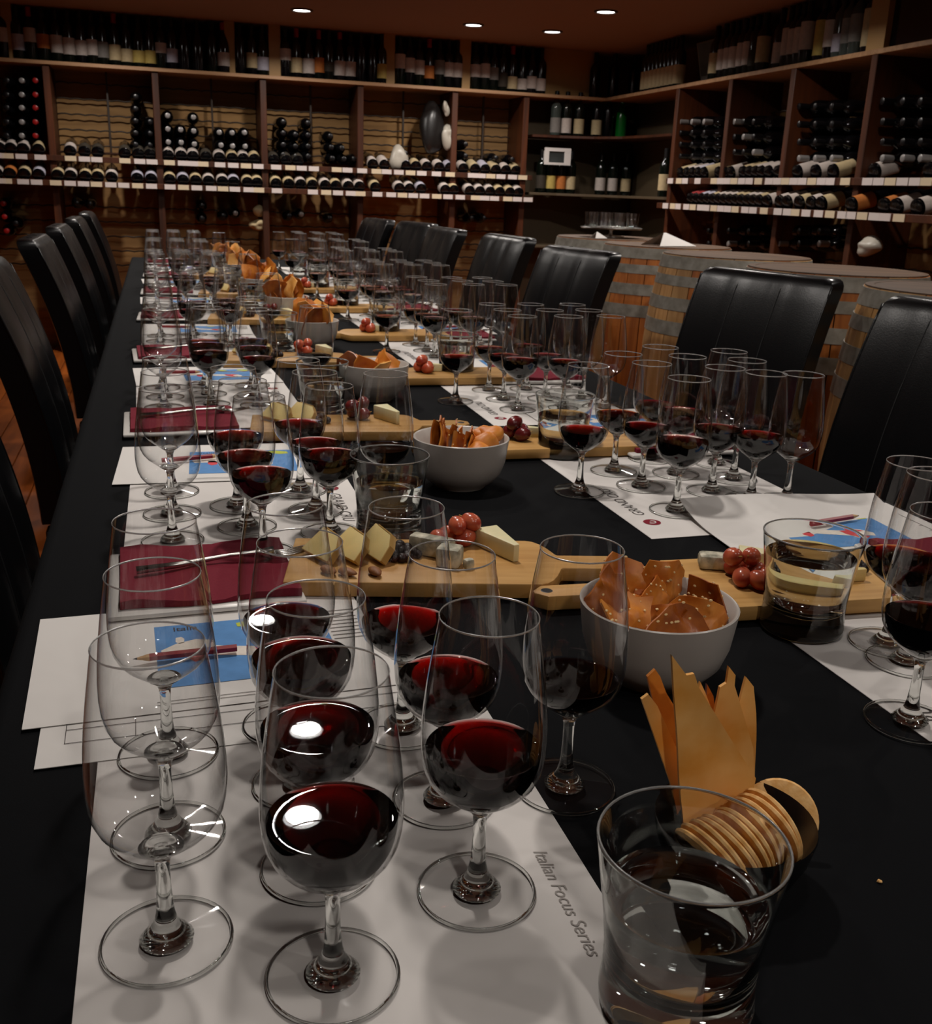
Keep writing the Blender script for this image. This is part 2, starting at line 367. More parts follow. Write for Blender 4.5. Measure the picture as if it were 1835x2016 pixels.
for (z, cards, vv) in ((Z1, CARD1, 330), (Z2, CARD2, 376)):
    x0 = -1.95
    rl = obj('label_rail', MB().box(((x0+xe)/2, 0, 0), (xe-x0, 0.014, 0.034)).box(((x0+xe)/2, 0.03, -0.012), (xe-x0, 0.06, 0.010)).box(((x0+xe)/2, 0.22, 0.045), (xe-x0, 0.012, 0.012)).mesh('label_rail', 'rack', bevel=0.002, bseg=1), rk, (0, YB-0.012-(0.05 if z == Z2 else 0), z))
    for i, u in enumerate(cards):
        obj('price_card', cardm[i % 3], rl, (px_x(u, vv), -0.010, 0))
# high shelf running round the back and the right wall
XR = 3.13
hs = thing('high_shelf', 'pale timber display shelf running along the back wall below the ceiling', 'shelf')
obj('board', MB().box(((X0+XR)/2, YB+0.17-0.01, ZS-0.011), (XR-X0, 0.36, 0.022)).mesh('board', 'shelf', bevel=0.002, bseg=1), hs)
hs2 = thing('high_shelf', 'pale timber display shelf running along the right wall above the barrels', 'shelf')
obj('board', MB().box((XR+0.20, (YB-0.2+0.8)/2+0.1, ZS-0.011), (0.41, YB-0.8, 0.022)).mesh('board', 'shelf', bevel=0.002, bseg=1), hs2)
for u0, u1 in ((5, 28), (443, 463), (530, 553), (757, 779), (907, 929)):
    xa, xb = aty(u0, 100, YB).x, aty(u1, 100, YB).x
    obj('upright', MB().box(((xa+xb)/2, YB+0.12, (ZS+T+CEIL)/2), (xb-xa, 0.2, T+CEIL-ZS)).mesh('upright', 'pillar'), hs)
xa = aty(1076, 140, YB).x
obj('end_panel', MB().box((xa+0.2, YB+0.10, (ZS+T+CEIL)/2), (0.4, 0.02, T+CEIL-ZS)).mesh('end_panel', 'pillar'), hs)

# ---- bottles
def bprof(kind):
    if kind == 'bordeaux': return [(0, 0.004), (0.030, 0.0), (0.037, 0.004), (0.0375, 0.02), (0.0375, 0.185), (0.034, 0.205), (0.022, 0.222), (0.0145, 0.235), (0.0138, 0.285), (0.0152, 0.287), (0.0152, 0.298), (0, 0.298)]
    if kind == 'burgundy': return [(0, 0.004), (0.033, 0.0), (0.0405, 0.005), (0.041, 0.14), (0.037, 0.175), (0.026, 0.21), (0.0165, 0.24), (0.0145, 0.285), (0.0155, 0.287), (0.0155, 0.296), (0, 0.296)]
    return [(0, 0.004), (0.030, 0.0), (0.036, 0.004), (0.0365, 0.14), (0.030, 0.2), (0.018, 0.25), (0.0138, 0.28), (0.0138, 0.318), (0.015, 0.32), (0.015, 0.33), (0, 0.33)]
BM = {}
def bottle_meshes(kind, glass, lab, cap, z0, z1):
    key = (kind, glass, lab, cap, z0, z1)
    if key in BM: return BM[key]
    pr = bprof(kind); b = BM.setdefault((kind, glass), MB().lathe(pr, 20).mesh('glass_body', glass, True, angle=0.9))
    r = {'bordeaux': 0.0382, 'burgundy': 0.0417, 'flute': 0.0372}[kind]
    zt = pr[-1][1]
    l = BM.setdefault((kind, lab, z0, z1), MB().lathe([(r, z0), (r, z1)], 20, a0=-PI*0.80, a1=PI*0.80).mesh('label', lab, True)) if lab else None
    c = BM.setdefault((kind, cap), MB().lathe([(0.0160, zt-0.055), (0.0164, zt-0.001), (0.012, zt+0.0015), (0, zt+0.0015)], 14).mesh('capsule', cap, True, angle=0.8))
    BM[key] = (b, l, c); return BM[key]
def bottle(label, loc, rot=(0, 0, -PI/2), kind='bordeaux', glass='bottle', lab='lab_w', cap='capk', z0=0.05, z1=0.13, group=None):
    b, l, c = bottle_meshes(kind, glass, lab, cap, z0, z1)
    o = tag(obj('wine_bottle', b, None, loc, rot), label, 'bottle', group)
    if l: obj('label', l, o)
    obj('capsule', c, o)
    return o
LN = dict(lab_w='white', lab_c='cream', lab_o='orange', lab_g='grey', lab_y='yellow', lab_r='red', lab_l='lilac white', lab_d='dark')
TOP = [(8, 'w', .09, .17), (39, 'l', .05, .14), (63, 'w', .10, .18), (88, 'o', .07, .15), (114, 'w', .05, .15), (138, 'w', .045, .14), (162, 'w', .045, .13), (184, 'w', .05, .14), (204, 'g', .04, .13), (228, 'c', .03, .12),
       (251, 'c', .025, .10), (275, 'y', .025, .095), (297, 'y', .025, .10), (318, 'w', .09, .15), (340, 'l', .04, .12), (363, None, 0, 0), (390, None, 0, 0), (418, None, 0, 0), (440, 'w', .04, .12),
       (473, None, 0, 0), (496, 'c', .04, .13), (517, 'l', .03, .11), (562, 'w', .10, .17), (584, 'c', .03, .12), (608, 'w', .03, .12), (628, 'o', .04, .13), (648, 'd', .05, .11), (669, 'w', .03, .12), (690, 'w', .03, .12), (711, None, 0, 0), (733, None, 0, 0), (751, 'y', .03, .12),
       (788, 'w', .10, .19), (807, 'w', .08, .17), (826, 'w', .07, .16), (845, 'o', .05, .13), (866, 'g', .08, .17), (884, 'w', .07, .16), (901, 'w', .07, .16),
       (937, 'w', .08, .16), (956, 'w', .08, .17), (973, 'g', .07, .15), (991, 'd', .03, .12), (1010, 'c', .02, .10), (1030, 'w', .02, .09), (1048, 'w', .03, .11), (1067, 'w', .02, .10)]
for i, (u, lb, z0, z1) in enumerate(TOP):
    x = aty(u, 120, YB+0.03).x
    kind = random.choice(['bordeaux', 'bordeaux', 'burgundy', 'flute']) if lb is None or z0 < 0.06 else 'bordeaux'
    if kind == 'flute' and i % 2: kind = 'bordeaux'
    nm = ('dark wine bottle with a %s label' % LN['lab_'+lb]) if lb else 'unlabelled dark wine bottle'
    bottle('%s, %s from the left on the back shelf' % (nm, nth(i)), (x, YB+0.035, ZS), kind='bordeaux' if kind == 'flute' else kind, glass=random.choice(['bottle', 'bottle_b']),
           lab='lab_'+lb if lb else None, cap=random.choice(['capk', 'capk', 'capr', 'capk']), z0=z0, z1=z1, group='bottles on the high back shelf')
# bottles on the high shelf along the right wall (positions along that wall)
def py(u): return atx(u, 150-(u-1300)*0.14, XR+0.06).y
RT = [(1175, None, 0, 0), (1212, None, 0, 0), (1252, None, 0, 0)] + [(1270+8*i, 'c', .02, .13) for i in range(9)] + \
     [(1404, 'c', .04, .15), (1420, 'w', .05, .16), (1432, 'w', .05, .16), (1443, 'w', .05, .16), (1458, 'w', .05, .17), (1470, 'w', .05, .17), (1482, 'd', .04, .12), (1497, 'c', .05, .18),
      (1530, 'w', .03, .13), (1546, 'w', .06, .19), (1558, 'w', .06, .18), (1570, 'w', .06, .18), (1582, 'w', .07, .20),
      (1611, 'y', .03, .19), (1630, 'w', .06, .18), (1648, 'l', .03, .11), (1664, 'g', .06, .17), (1680, 'g', .06, .18), (1706, 'c', .03, .19)]
for i, (u, lb, z0, z1) in enumerate(RT):
    if u < 1260: p = aty(u, 150, YB+0.02); y = YB+0.05; x = p.x
    else: y = py(u); x = XR+0.07
    nm = ('dark wine bottle with a %s label' % LN['lab_'+lb]) if lb else 'unlabelled dark bottle'
    bottle('%s, %s from the corner on the right shelf' % (nm, nth(i)), (x, y, ZS), (0, 0, PI+0.3), glass='bottle_c' if lb in ('g', 'l') else random.choice(['bottle', 'bottle_b']), lab='lab_'+lb if lb else None,
           cap='capk', z0=z0, z1=z1, group='bottles on the high right shelf')
py0, py1 = py(1720), py(1755)
obj('upright', MB().box((XR+0.12, (py0+py1)/2, (ZS+T+CEIL)/2), (0.2, abs(py0-py1), T+CEIL-ZS)).mesh('upright', 'pillar'), hs2)
py0, py1 = py(1512), py(1524)
obj('upright', MB().box((XR+0.2, (py0+py1)/2, (ZS+T+CEIL)/2), (0.1, 0.14, T+CEIL-ZS)).mesh('upright', 'pillar'), hs2)
fr = thing('framed_notice', 'grey framed notice leaning among the bottles on the high right shelf', 'picture frame', (XR+0.16, py(1375), ZS), (0, 0, 0))
rt = Matrix.Rotation(-0.25, 3, 'Y')
obj('frame', MB().box(rt @ Vector((0, 0, 0.125)), (0.012, 0.24, 0.25), rt).mesh('frame', 'lab_g', bevel=0.003, bseg=1), fr)
obj('print', MB().box(rt @ Vector((-0.008, 0, 0.15)), (0.004, 0.20, 0.18), rt).mesh('print', 'screen'), fr)
bx = tag(obj('dark_crate', MB().box((XR+0.2, py(1800), ZS+0.14), (0.3, 0.5, 0.27)).mesh('dark_crate', 'bottle_b', bevel=0.005)), 'black box at the near end of the high right shelf', 'box')

# bottles lying in the two labelled tiers (base outwards, label uppermost)
TILT = math.radians(15)
def lie(label, x, y, z, lab, side, grp, i, z0=0.03, z1=0.11):
    rot = (-PI/2+TILT, 0, 0) if side == 'back' else (0, PI/2-TILT, 0)
    E3 = Euler(rot).to_matrix(); yaw = 0 
    q = E3.to_4x4() @ Matrix.Rotation((-PI/2 if side == 'back' else PI), 4, 'Z')
    bottle(label, (x, y, z), q.to_euler(), glass='bottle_b', lab=lab, cap='capk', z0=z0, z1=z1, group=grp)
labs = ['lab_w', 'lab_w', 'lab_c', 'lab_w', 'lab_l', 'lab_w', 'lab_c']
for (z, lst, nm) in ((Z1, R1, 'upper'), (Z2, R2, 'lower')):
    for i, u in enumerate(lst):
        lb = random.choice(labs)
        if nm == 'upper' and u in (168, 194, 247, 274, 297, 407, 540, 565, 588): lb = 'lab_d'
        if nm == 'lower' and u == 24: lb = 'lab_o'
        long_ = u in (506, 543, 614, 639, 684, 706, 737, 758, 937, 957, 978)
        lie('lying wine bottle with %s label, %s from left in %s back tier' % (LN[lb], nth(i), nm), px_x(u, 330 if nm == 'upper' else 376), YB+(0.01 if nm == 'upper' else -0.045), z+0.042, lb, 'back', 'bottles lying in the %s tier of the back rack' % nm, i, 0.010, 0.13 if long_ else 0.09)
# bottles stored neck outwards
EN = [(u, v, c) for v in (158, 186, 212, 240, 267) for u, c in ((12, 'capk'), (42, 'capg'), (69, 'capr'))]
EN += [(300+a/5.73, 160+b/5.73, 'capg') for a, b in ((172, 385), (465, 405), (175, 537), (320, 545), (468, 560), (180, 685), (326, 690), (475, 708), (757, 575), (902, 580), (1042, 578), (777, 720), (908, 730), (1050, 733))]
EN += [(267, v, 'capk') for v in (190, 214, 238, 262, 285)] + [(296, v, 'capk') for v in (240, 263, 286)]
EN += [(u, v, 'capk') for u, v in ((558, 240), (558, 262), (558, 285), (558, 305), (582, 265), (582, 288), (582, 308), (607, 242), (607, 266), (607, 288), (607, 308), (651, 268), (653, 290), (674, 292), (655, 312), (678, 313), (698, 313), (799, 302), (918, 284), (918, 307), (978, 311), (1010, 314))]
EN += [(u, v, c) for u, v, c in ((5, 401, 'capr'), (8, 427, 'capr'), (12, 455, 'capr'), (30, 440, 'capk'), (150, 400, 'capk'), (176, 402, 'capk'), (464, 420, 'capg'), (440, 425, 'capk'), (398, 430, 'capk'), (398, 405, 'capk'), (594, 422, 'capg'), (570, 425, 'capk'), (650, 430, 'capk'), (930, 430, 'capk'), (955, 430, 'capk'))]
qn = Euler((PI/2, 0, 0))
for i, (u, v, c) in enumerate(EN):
    p = aty(u, v, YB+0.02); cn = {'capk': 'black', 'capg': 'grey', 'capr': 'red'}[c]
    tier = 'above' if v < 320 else 'below'
    bottle('dark neck-out bottle, %s capsule, %s of its lot %s the back tiers' % (cn, nth(i % 60), tier), (p.x, YB+0.325, p.z), qn, glass='bottle_b', lab=None, cap=c, group='bottles stored neck outwards in the back rack')
def lump(name, label, cat, c, sz, mat, seed, rough=0.35):
    rnd = random.Random(seed); bm = bmesh.new(); bmesh.ops.create_icosphere(bm, subdivisions=3, radius=1.0)
    dirs = [(Vector((rnd.gauss(0, 1), rnd.gauss(0, 1), rnd.gauss(0, 1))).normalized(), rnd.uniform(-rough, rough)) for _ in range(14)]
    for v in bm.verts:
        d = v.co.normalized(); k = 1+sum(a*max(0, d.dot(q))**6 for q, a in dirs)
        v.co = Vector((d.x*sz[0], d.y*sz[1], d.z*sz[2]))*k
    me = bpy.data.meshes.new(name); bm.to_mesh(me); bm.free(); me.materials.append(M[mat])
    me.polygons.foreach_set('use_smooth', [True]*len(me.polygons))
    return tag(obj(name, me, None, c), label, cat)
p = aty(785, 312, YB+0.05); lump('plastic_bag', 'pale crumpled plastic bag among bottles in the back rack', 'bag', p, (0.06, 0.05, 0.075), 'bag', 3)
p = aty(848, 250, YB+0.08); lump('dark_bag', 'large dark plastic wrap hanging in the back rack', 'bag', p, (0.09, 0.06, 0.19), 'bagd', 4)
p = aty(882, 268, YB+0.02); lump('plastic_bag', 'torn pale plastic wrap hanging beside the dark wrap', 'bag', p, (0.05, 0.03, 0.07), 'bag', 9, 0.6)
p = aty(878, 215, YB+0.02); lump('plastic_bag', 'small white plastic scrap high in the back rack', 'bag', p, (0.02, 0.02, 0.05), 'bag', 12, 0.6)
p = aty(511, 416, YB+0.05); lump('paper_bundle', 'upper crumpled cream paper bundle low in the back rack', 'paper', p, (0.045, 0.04, 0.035), 'lab_c', 5, 0.5)
p = aty(507, 442, YB+0.05); lump('paper_bundle', 'lower crumpled cream paper bundle low in the back rack', 'paper', p, (0.06, 0.04, 0.04), 'lab_c', 6, 0.5)

# ================================================================== CORNER
ck = thing('corner_cabinet', 'dark recessed corner cabinet between the two racks', 'cabinet')
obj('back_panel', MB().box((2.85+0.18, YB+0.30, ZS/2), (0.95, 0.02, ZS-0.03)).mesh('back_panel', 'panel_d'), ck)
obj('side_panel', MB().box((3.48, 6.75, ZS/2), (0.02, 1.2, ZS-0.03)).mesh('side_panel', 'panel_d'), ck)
def cshelf(z, mat):
    pts = [(2.60, 7.46), (2.60, 7.22), (2.80, 7.20), (3.02, 7.10), (3.15, 6.90), (3.20, 6.62), (3.22, 6.20), (3.46, 6.20), (3.46, 7.46)]
    return MB().prism(pts, z-0.009, z+0.009).mesh('shelf', mat, bevel=0.002, bseg=1)
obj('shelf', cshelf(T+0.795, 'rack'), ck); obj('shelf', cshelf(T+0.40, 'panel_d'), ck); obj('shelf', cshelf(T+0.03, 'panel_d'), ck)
for i, (u, lb, gl) in enumerate(((1092, 'lab_g', 'bottle_c'), (1113, 'lab_w', 'bottle'), (1138, 'lab_c', 'bottle'), (1173, 'lab_c', 'bottle_b'), (1195, None, 'bottle_b'), (1221, None, 'green'))):
    p = aty(u, 272, 7.26); bottle('%s bottle, %s from the left on the corner shelf' % ({'bottle_c': 'grey', 'bottle': 'dark green', 'bottle_b': 'black', 'green': 'bright green'}[gl], nth(i)), (p.x, 7.26, T+0.8045), kind='burgundy' if gl == 'green' else 'bordeaux', glass=gl, lab=lb, z0=0.02, z1=0.12, group='bottles on the corner shelf')
for i, (u, lb) in enumerate(((1064, 'lab_d'), (1083, 'lab_y'), (1103, 'lab_o'), (1122, 'lab_c'), (1181, 'lab_w'), (1205, 'lab_w'), (1231, 'lab_c'))):
    p = aty(u, 372, 7.28); bottle('dark bottle with a %s label, %s from the left on the lower corner shelf' % (LN[lb], nth(i)), (p.x, 7.28, T+0.4095), lab=lb, z0=0.03, z1=0.12, group='bottles on the lower corner shelf')
bottle('bottle with a cream label at the end of the upper right tier', (3.16, 6.22, T+0.4095), lab='lab_c', z0=0.04, z1=0.14)
a = aty(1072, 290, 7.19); b = aty(1122, 326, 7.19)
pf = thing('picture_frame', 'small white framed picture hanging below the corner shelf', 'picture frame', ((a.x+b.x)/2, 7.19, (a.z+b.z)/2))
w, h = b.x-a.x, a.z-b.z
mb = MB(); mb.box((0, 0, h/2-0.012), (w, 0.018, 0.024)); mb.box((0, 0, -h/2+0.008), (w, 0.018, 0.016)); mb.box((-w/2+0.018, 0, 0), (0.036, 0.017, h)); mb.box((w/2-0.024, 0, 0), (0.048, 0.017, h))
obj('frame', mb.mesh('frame', 'white'), pf); obj('print', MB().box((0, 0.004, 0), (w-0.05, 0.006, h-0.03)).mesh('print', 'screen'), pf)
obj('bracket', MB().box((0, 0.14, 0), (0.02, 0.27, 0.02)).mesh('bracket', 'rack'), pf)

# ================================================================== RIGHT WALL RACK
rr = thing('wine_rack', 'dark red brown timber wine rack along the right wall behind the barrels', 'rack')
rposts = [6.09, 5.46, 4.85, 4.22, 3.55, 2.9, 2.2, 1.5]
pm2 = MB().box((DEP/2, 0, (ZS-0.02)/2), (DEP, 0.042, ZS-0.026)).mesh('post', 'rack', bevel=0.003, bseg=1)
for y in rposts: obj('post', pm2, rr, (XR, y, 0.013))
for y1, y2 in zip(rposts, rposts[1:]):
    obj('back_panel', MB().box((0, 0, 0), (0.012, y1-y2-0.046, ZS-0.03)).mesh('back_panel', 'panel'), rr, (XR+DEP-0.008, (y1+y2)/2, ZS/2))
    me = wavy(y1-y2-0.05, 7)
    for z in (0.61, 0.70, 0.795, 0.89, 0.22, 0.12, 0.02): obj('bottle_rail', me, rr, (XR+0.27, (y1+y2)/2, T+z), (0, 0, PI/2))
def yx(u, v): return atx(u, v, XR).y
C1 = [1326, 1343, 1355, 1380, 1412, 1425, 1438, 1452, 1467, 1482, 1500, 1521, 1537, 1553, 1570, 1587, 1606, 1625, 1642, 1672, 1716, 1738, 1761, 1785, 1810, 1832]
C2 = [1330, 1345, 1355, 1372, 1385, 1400, 1412, 1427, 1441, 1455, 1470, 1490, 1506, 1528, 1556, 1575, 1591, 1613, 1638, 1661, 1686, 1703, 1726, 1750, 1772, 1800]
for (z, cards, v) in ((Z1, C1, 357), (Z2, C2, 412)):
    rl = obj('label_rail', MB().box((0, (6.1+1.5)/2, 0), (0.014, 4.6, 0.034)).box((0.03, 3.8, -0.012), (0.06, 4.6, 0.010)).box((0.22, 3.8, 0.045), (0.012, 4.6, 0.012)).mesh('label_rail', 'rack', bevel=0.002, bseg=1), rr, (XR-0.012-(0.05 if z == Z2 else 0), 0, z))
    cm = [MB().box((0, 0, 0), (0.003, 0.072, 0.032)).mesh('price_card', k) for k in ('card', 'card2', 'card')]
    for i, u in enumerate(cards):
        obj('price_card', cm[i % 3], rl, (-0.010, yx(u, v), 0))
B1 = [1334, 1346, 1357, 1368, 1380, 1408, 1420, 1432, 1456, 1468, 1480, 1492, 1506, 1525, 1562, 1598, 1632, 1713, 1822]
B2 = [1370, 1380, 1391, 1402, 1413, 1424, 1435, 1447, 1458, 1470, 1482, 1494, 1506, 1522, 1547, 1562, 1586, 1610, 1630, 1690, 1756, 1780, 1822]
for (z, lst, nm, v) in ((Z1, B1, 'upper', 345), (Z2, B2, 'lower', 395)):
    for i, u in enumerate(lst):
        lb = 'lab_r' if (nm == 'lower' and u in (1370, 1380)) else random.choice(labs)
        if u in (1690, 1756): lb = 'lab_o'
        lie('lying wine bottle with %s label, %s from corner in %s right tier' % (LN[lb], nth(i), nm), XR+(0.01 if nm == 'upper' else -0.045), yx(u, v), z+0.042, lb, 'right', 'bottles lying in the %s tier of the right rack' % nm, i, 0.02, 0.12)
ER = [(u, v) for u in (1345, 1368, 1392) for v in (240, 262, 285, 308)] + [(u, v) for u in (1452, 1470, 1490) for v in (240, 270, 300)] + [(u, v) for u in (1580, 1612, 1645) for v in (210, 245, 280, 312)] + [(u, v) for u in (1745, 1785, 1820) for v in (200, 240, 280, 312)] + [(u, v) for u in (1400, 1440, 1480, 1540, 1580, 1620) for v in (455, 480)]
qr = Euler((0, -PI/2, 0))
for i, (u, v) in enumerate(ER):
    p = atx(u, v, XR+0.05)
    bottle('dark bottle stored neck outwards, %s of the dark lot in the right rack' % nth(i), (XR+0.325, p.y, p.z), qr, glass='bottle_b', lab=None, cap='capg' if i % 4 == 0 else 'capk', group='bottles stored neck outwards in the right rack')
p = atx(1712, 485, XR-0.02); lump('plastic_bag', 'pale crumpled plastic bag low in the right rack', 'bag', p, (0.05, 0.07, 0.035), 'bag', 21, 0.5)

# ================================================================== BARRELS
BH = 0.92; NS = 24
def brad(z): t = 2*z/BH-1; return 0.340-0.053*t*t
def stave_mesh(mat):
    mb = MB(); n = 9; a = PI/NS-0.006; vs = []
    for i in range(n):
        z = BH*i/(n-1); r = brad(z)
        for rr_, aa in ((r, -a), (r+0.001, 0), (r, a), (r-0.026, a), (r-0.026, -a)): vs.append((rr_*math.cos(aa), rr_*math.sin(aa), z))
    fs = []
    for i in range(n-1):
        for k in range(5): fs.append((i*5+k, i*5+(k+1) % 5, i*5+5+(k+1) % 5, i*5+5+k))
    fs += [(4, 3, 2, 1, 0), tuple(range((n-1)*5, n*5))]
    return MB().add(vs, fs).mesh('stave', mat)
SM = [stave_mesh('stave'), stave_mesh('stave_pale')]
def hoop_mesh(z0, z1):
    r0, r1 = brad(z0)+0.0025, brad(z1)+0.0025
    return MB().lathe([(r0, z0), (r1, z1), (r1-0.004, z1), (r0-0.004, z0), (r0, z0)], 48).mesh('hoop', 'hoop', True, angle=0.5)
HM = [hoop_mesh(a, b) for a, b in ((0.872, 0.918), (0.808, 0.846), (0.716, 0.764), (0.622, 0.674), (0.25, 0.30), (0.156, 0.204), (0.074, 0.112), (0.002, 0.048))]
HD = MB().lathe([(0, 0.90), (0.2855, 0.9205), (0.2850, 0.924), (0.262, 0.9245), (0.258, 0.9225), (0, 0.9225)], 40).mesh('head', 'head')
BAR = [(2.28, 5.02, 0), (2.25, 4.34, 0), (2.20, 3.65, 1), (2.16, 2.95, 0), (2.10, 2.25, 1)]
BL = ['oak wine barrel under the tray of small glasses in the corner', 'orange oak wine barrel with a folded white card on top', 'pale oak wine barrel between two leather chairs, grey hoops', 'oak wine barrel half hidden behind the nearer leather chairs', 'pale oak wine barrel behind the nearest right-hand chair', 'oak wine barrel nearest the camera by the right wall']
for (x, y, kind), lb in zip(BAR, BL):
    b = thing('wine_barrel', lb, 'barrel', (x, y, 0.013), (0, 0, random.uniform(0, 6)), group='oak barrels by the right wall')
    for k in range(NS): obj('stave', SM[kind if (k % 5) else 1-kind], b, rot=(0, 0, 2*PI*k/NS))
    for hm in HM: obj('hoop', hm, b)
    obj('head', HD, b)
def tent(label, loc, rz, w, h, d):
    t = 0.0015
    vs = [(-w/2, -d/2, 0), (w/2, -d/2, 0), (-w*0.10, 0, h), (-w*0.16, 0, h), (w/2, d/2, 0), (-w/2, d/2, 0)]
    vs2 = [(x*0.99, y*0.97, z-t) for x, y, z in vs]
    fs = [(0, 1, 2, 3), (3, 2, 4, 5)]
    mb = MB().add(vs, fs).add(vs2, [f[::-1] for f in fs])
    tag(obj('folded_card', mb.mesh('folded_card', 'paper'), None, loc, (0, 0, rz)), label, 'card')
tent('folded white paper card standing on the orange oak barrel', (2.22, 4.27, 0.9385), 0.35, 0.24, 0.055, 0.12)
tent('small folded white card beside the stand of small glasses', (2.13, 4.86, 0.9385), 0.3, 0.08, 0.03, 0.05)
# raised tray with small glasses
ts = thing('tray_stand', 'raised round steel tray on a stem holding small clear glasses', 'tray', (2.27, 5.02, 0.9375))
obj('base', MB().lathe([(0, 0), (0.07, 0), (0.07, 0.006), (0.015, 0.012), (0, 0.012)], 28).mesh('base', 'steel', True, angle=0.6), ts)
obj('stem', MB().lathe([(0.012, 0.010), (0.009, 0.03), (0.012, 0.042)], 14).mesh('stem', 'steel', True), ts)
obj('tray_top', MB().lathe([(0, 0.040), (0.155, 0.042), (0.162, 0.048), (0.160, 0.050), (0.152, 0.046), (0, 0.045)], 40).mesh('tray_top', 'steel', True, angle=0.6), ts)
sg = MB().lathe([(0.0, 0.002), (0.017, 0.001), (0.019, 0.004), (0.024, 0.075), (0.0232, 0.075), (0.018, 0.009), (0, 0.009)], 20).mesh('small_glass', 'bowl', True, angle=0.8)
k = 0
for rr_, n in ((0.0, 1), (0.058, 5), (0.118, 10)):
    for i in range(n):
        a = 2*PI*i/n+0.2
        tag(obj('small_glass', sg, None, (2.27+rr_*math.cos(a), 5.02+rr_*math.sin(a), 0.9375+0.0485)), 'small clear tumbler, one of those crowded on the raised tray in the corner', 'glass', 'small glasses on the raised tray'); k += 1

# ================================================================== TABLE AND CLOTH
TX0, TX1, TY0, TY1 = -0.145, 0.985, -0.5, 5.82
tb = thing('banquet_table', 'long banquet table hidden under the black tablecloth', 'table', ((TX0+TX1)/2, (TY0+TY1)/2, 0.013))
obj('tabletop', MB().box((0, 0, T-0.013-0.02), (TX1-TX0-0.03, TY1-TY0-0.03, 0.03)).mesh('tabletop', 'legwood'), tb)
for sx in (-1, 1):
    for yy in (-2.46, -0.64, 1.32, 2.96): obj('leg', MB().box((sx*0.22, yy, (T-0.05)/2), (0.05, 0.05, T-0.05)).mesh('leg', 'legwood'), tb)
mb = MB(); ring = []
per = []
n1, n2 = 120, 24
for i in range(n1): per.append((TX1, TY0+(TY1-TY0)*i/n1, 1, 0))
for i in range(n2): per.append((TX1-(TX1-TX0)*i/n2, TY1, 0, 1))
for i in range(n1): per.append((TX0, TY1-(TY1-TY0)*i/n1, -1, 0))
for i in range(n2): per.append((TX0+(TX1-TX0)*i/n2, TY0, 0, -1))
NP = len(per); vs = []; fs = []
lev = [(-0.012, 0.0, 0), (-0.004, -0.0015, 0), (0.001, -0.006, 0), (0.003, -0.016, 0), (0.005, -0.07, 0.2), (0.008, -0.14, 0.5), (0.012, -0.215, 0.8)]
for dx, dz, wv in lev:
    for i, (x, y, nx, ny) in enumerate(per):
        o = dx+wv*0.016*math.sin(i*0.9)+wv*0.01*math.sin(i*0.37+1)
        vs.append((x+nx*o, y+ny*o, T+dz))
for L in range(len(lev)-1):
    for i in range(NP): fs.append((L*NP+i, L*NP+(i+1) % NP, (L+1)*NP+(i+1) % NP, (L+1)*NP+i))
fs.append(tuple(range(NP)))
tag(obj('tablecloth', MB().add(vs, fs).mesh('tablecloth', 'cloth', True, angle=0.8)), 'black tablecloth covering the whole length of the table', 'tablecloth')

# ================================================================== PAPERS
def sheet(name, label, cat, c, w, d, rz, z, mat='paper', curl=None, group=None, nx=10, ny=8):
    vs = []; fs = []
    for j in range(ny+1):
        for i in range(nx+1):
            x, y = w*(i/nx-0.5), d*(j/ny-0.5); vs.append((x, y, (curl(i/nx, j/ny) if curl else 0)))
    for j in range(ny):
        for i in range(nx): a = j*(nx+1)+i; fs.append((a, a+1, a+nx+2, a+nx+1))
    n = len(vs); th = 0.0005
    vs2 = [(x, y, zz-th) for x, y, zz in vs]
    mbx = MB().add(vs, fs).add(vs2, [f[::-1] for f in fs])
    return tag(obj(name, mbx.mesh(name, mat, True, angle=0.5), None, (c[0], c[1], T+z), (0, 0, rz)), label, cat, group)
def text(parent, s, loc, size, rz, mat='ink', shear=0.0, name='lettering', space=1.0):
    cu = bpy.data.curves.new(name, 'FONT'); cu.body = s; cu.size = size; cu.shear = shear; cu.space_character = space
    cu.align_x = 'CENTER'; cu.align_y = 'CENTER'; cu.materials.append(M[mat]); cu.extrude = 0.00002
    tmp = bpy.data.objects.new('tmp', cu); COL.objects.link(tmp); me = tmp.to_mesh().copy(); me.name = name
    tmp.to_mesh_clear(); bpy.data.objects.remove(tmp); bpy.data.curves.remove(cu)
    return obj(name, me, parent, loc, (0, 0, rz))
def emblem(parent, x, y, r, rz=0):
    e = obj('emblem', MB().lathe([(0, 0.0004), (r, 0.0004)], 28).mesh('emblem', 'logo'), parent, (x, y, 0))
    pts = [(r*0.55*math.cos(a)*(1-0.05*i), r*0.55*math.sin(a)*(1-0.05*i), 0.0007) for i, a in enumerate([0.6+0.45*k for k in range(12)])]
    obj('swirl', MB().tube(pts, r*0.07, 4).mesh('swirl', 'paper'), e, rot=(0, 0, rz))
def lines(parent, x0, x1, ys, mat='inkl', t=0.0006, z=0.0005):
    mb = MB()
    for y in ys: mb.box(((x0+x1)/2, y, z), (abs(x1-x0), t, 0.0002))
    return obj('ruled_lines', mb.mesh('ruled_lines', mat), parent)
def blob(pts, c, s, rz=0):
    return [(c[0]+s*(x*math.cos(rz)-y*math.sin(rz)), c[1]+s*(x*math.sin(rz)+y*math.cos(rz))) for x, y in pts]
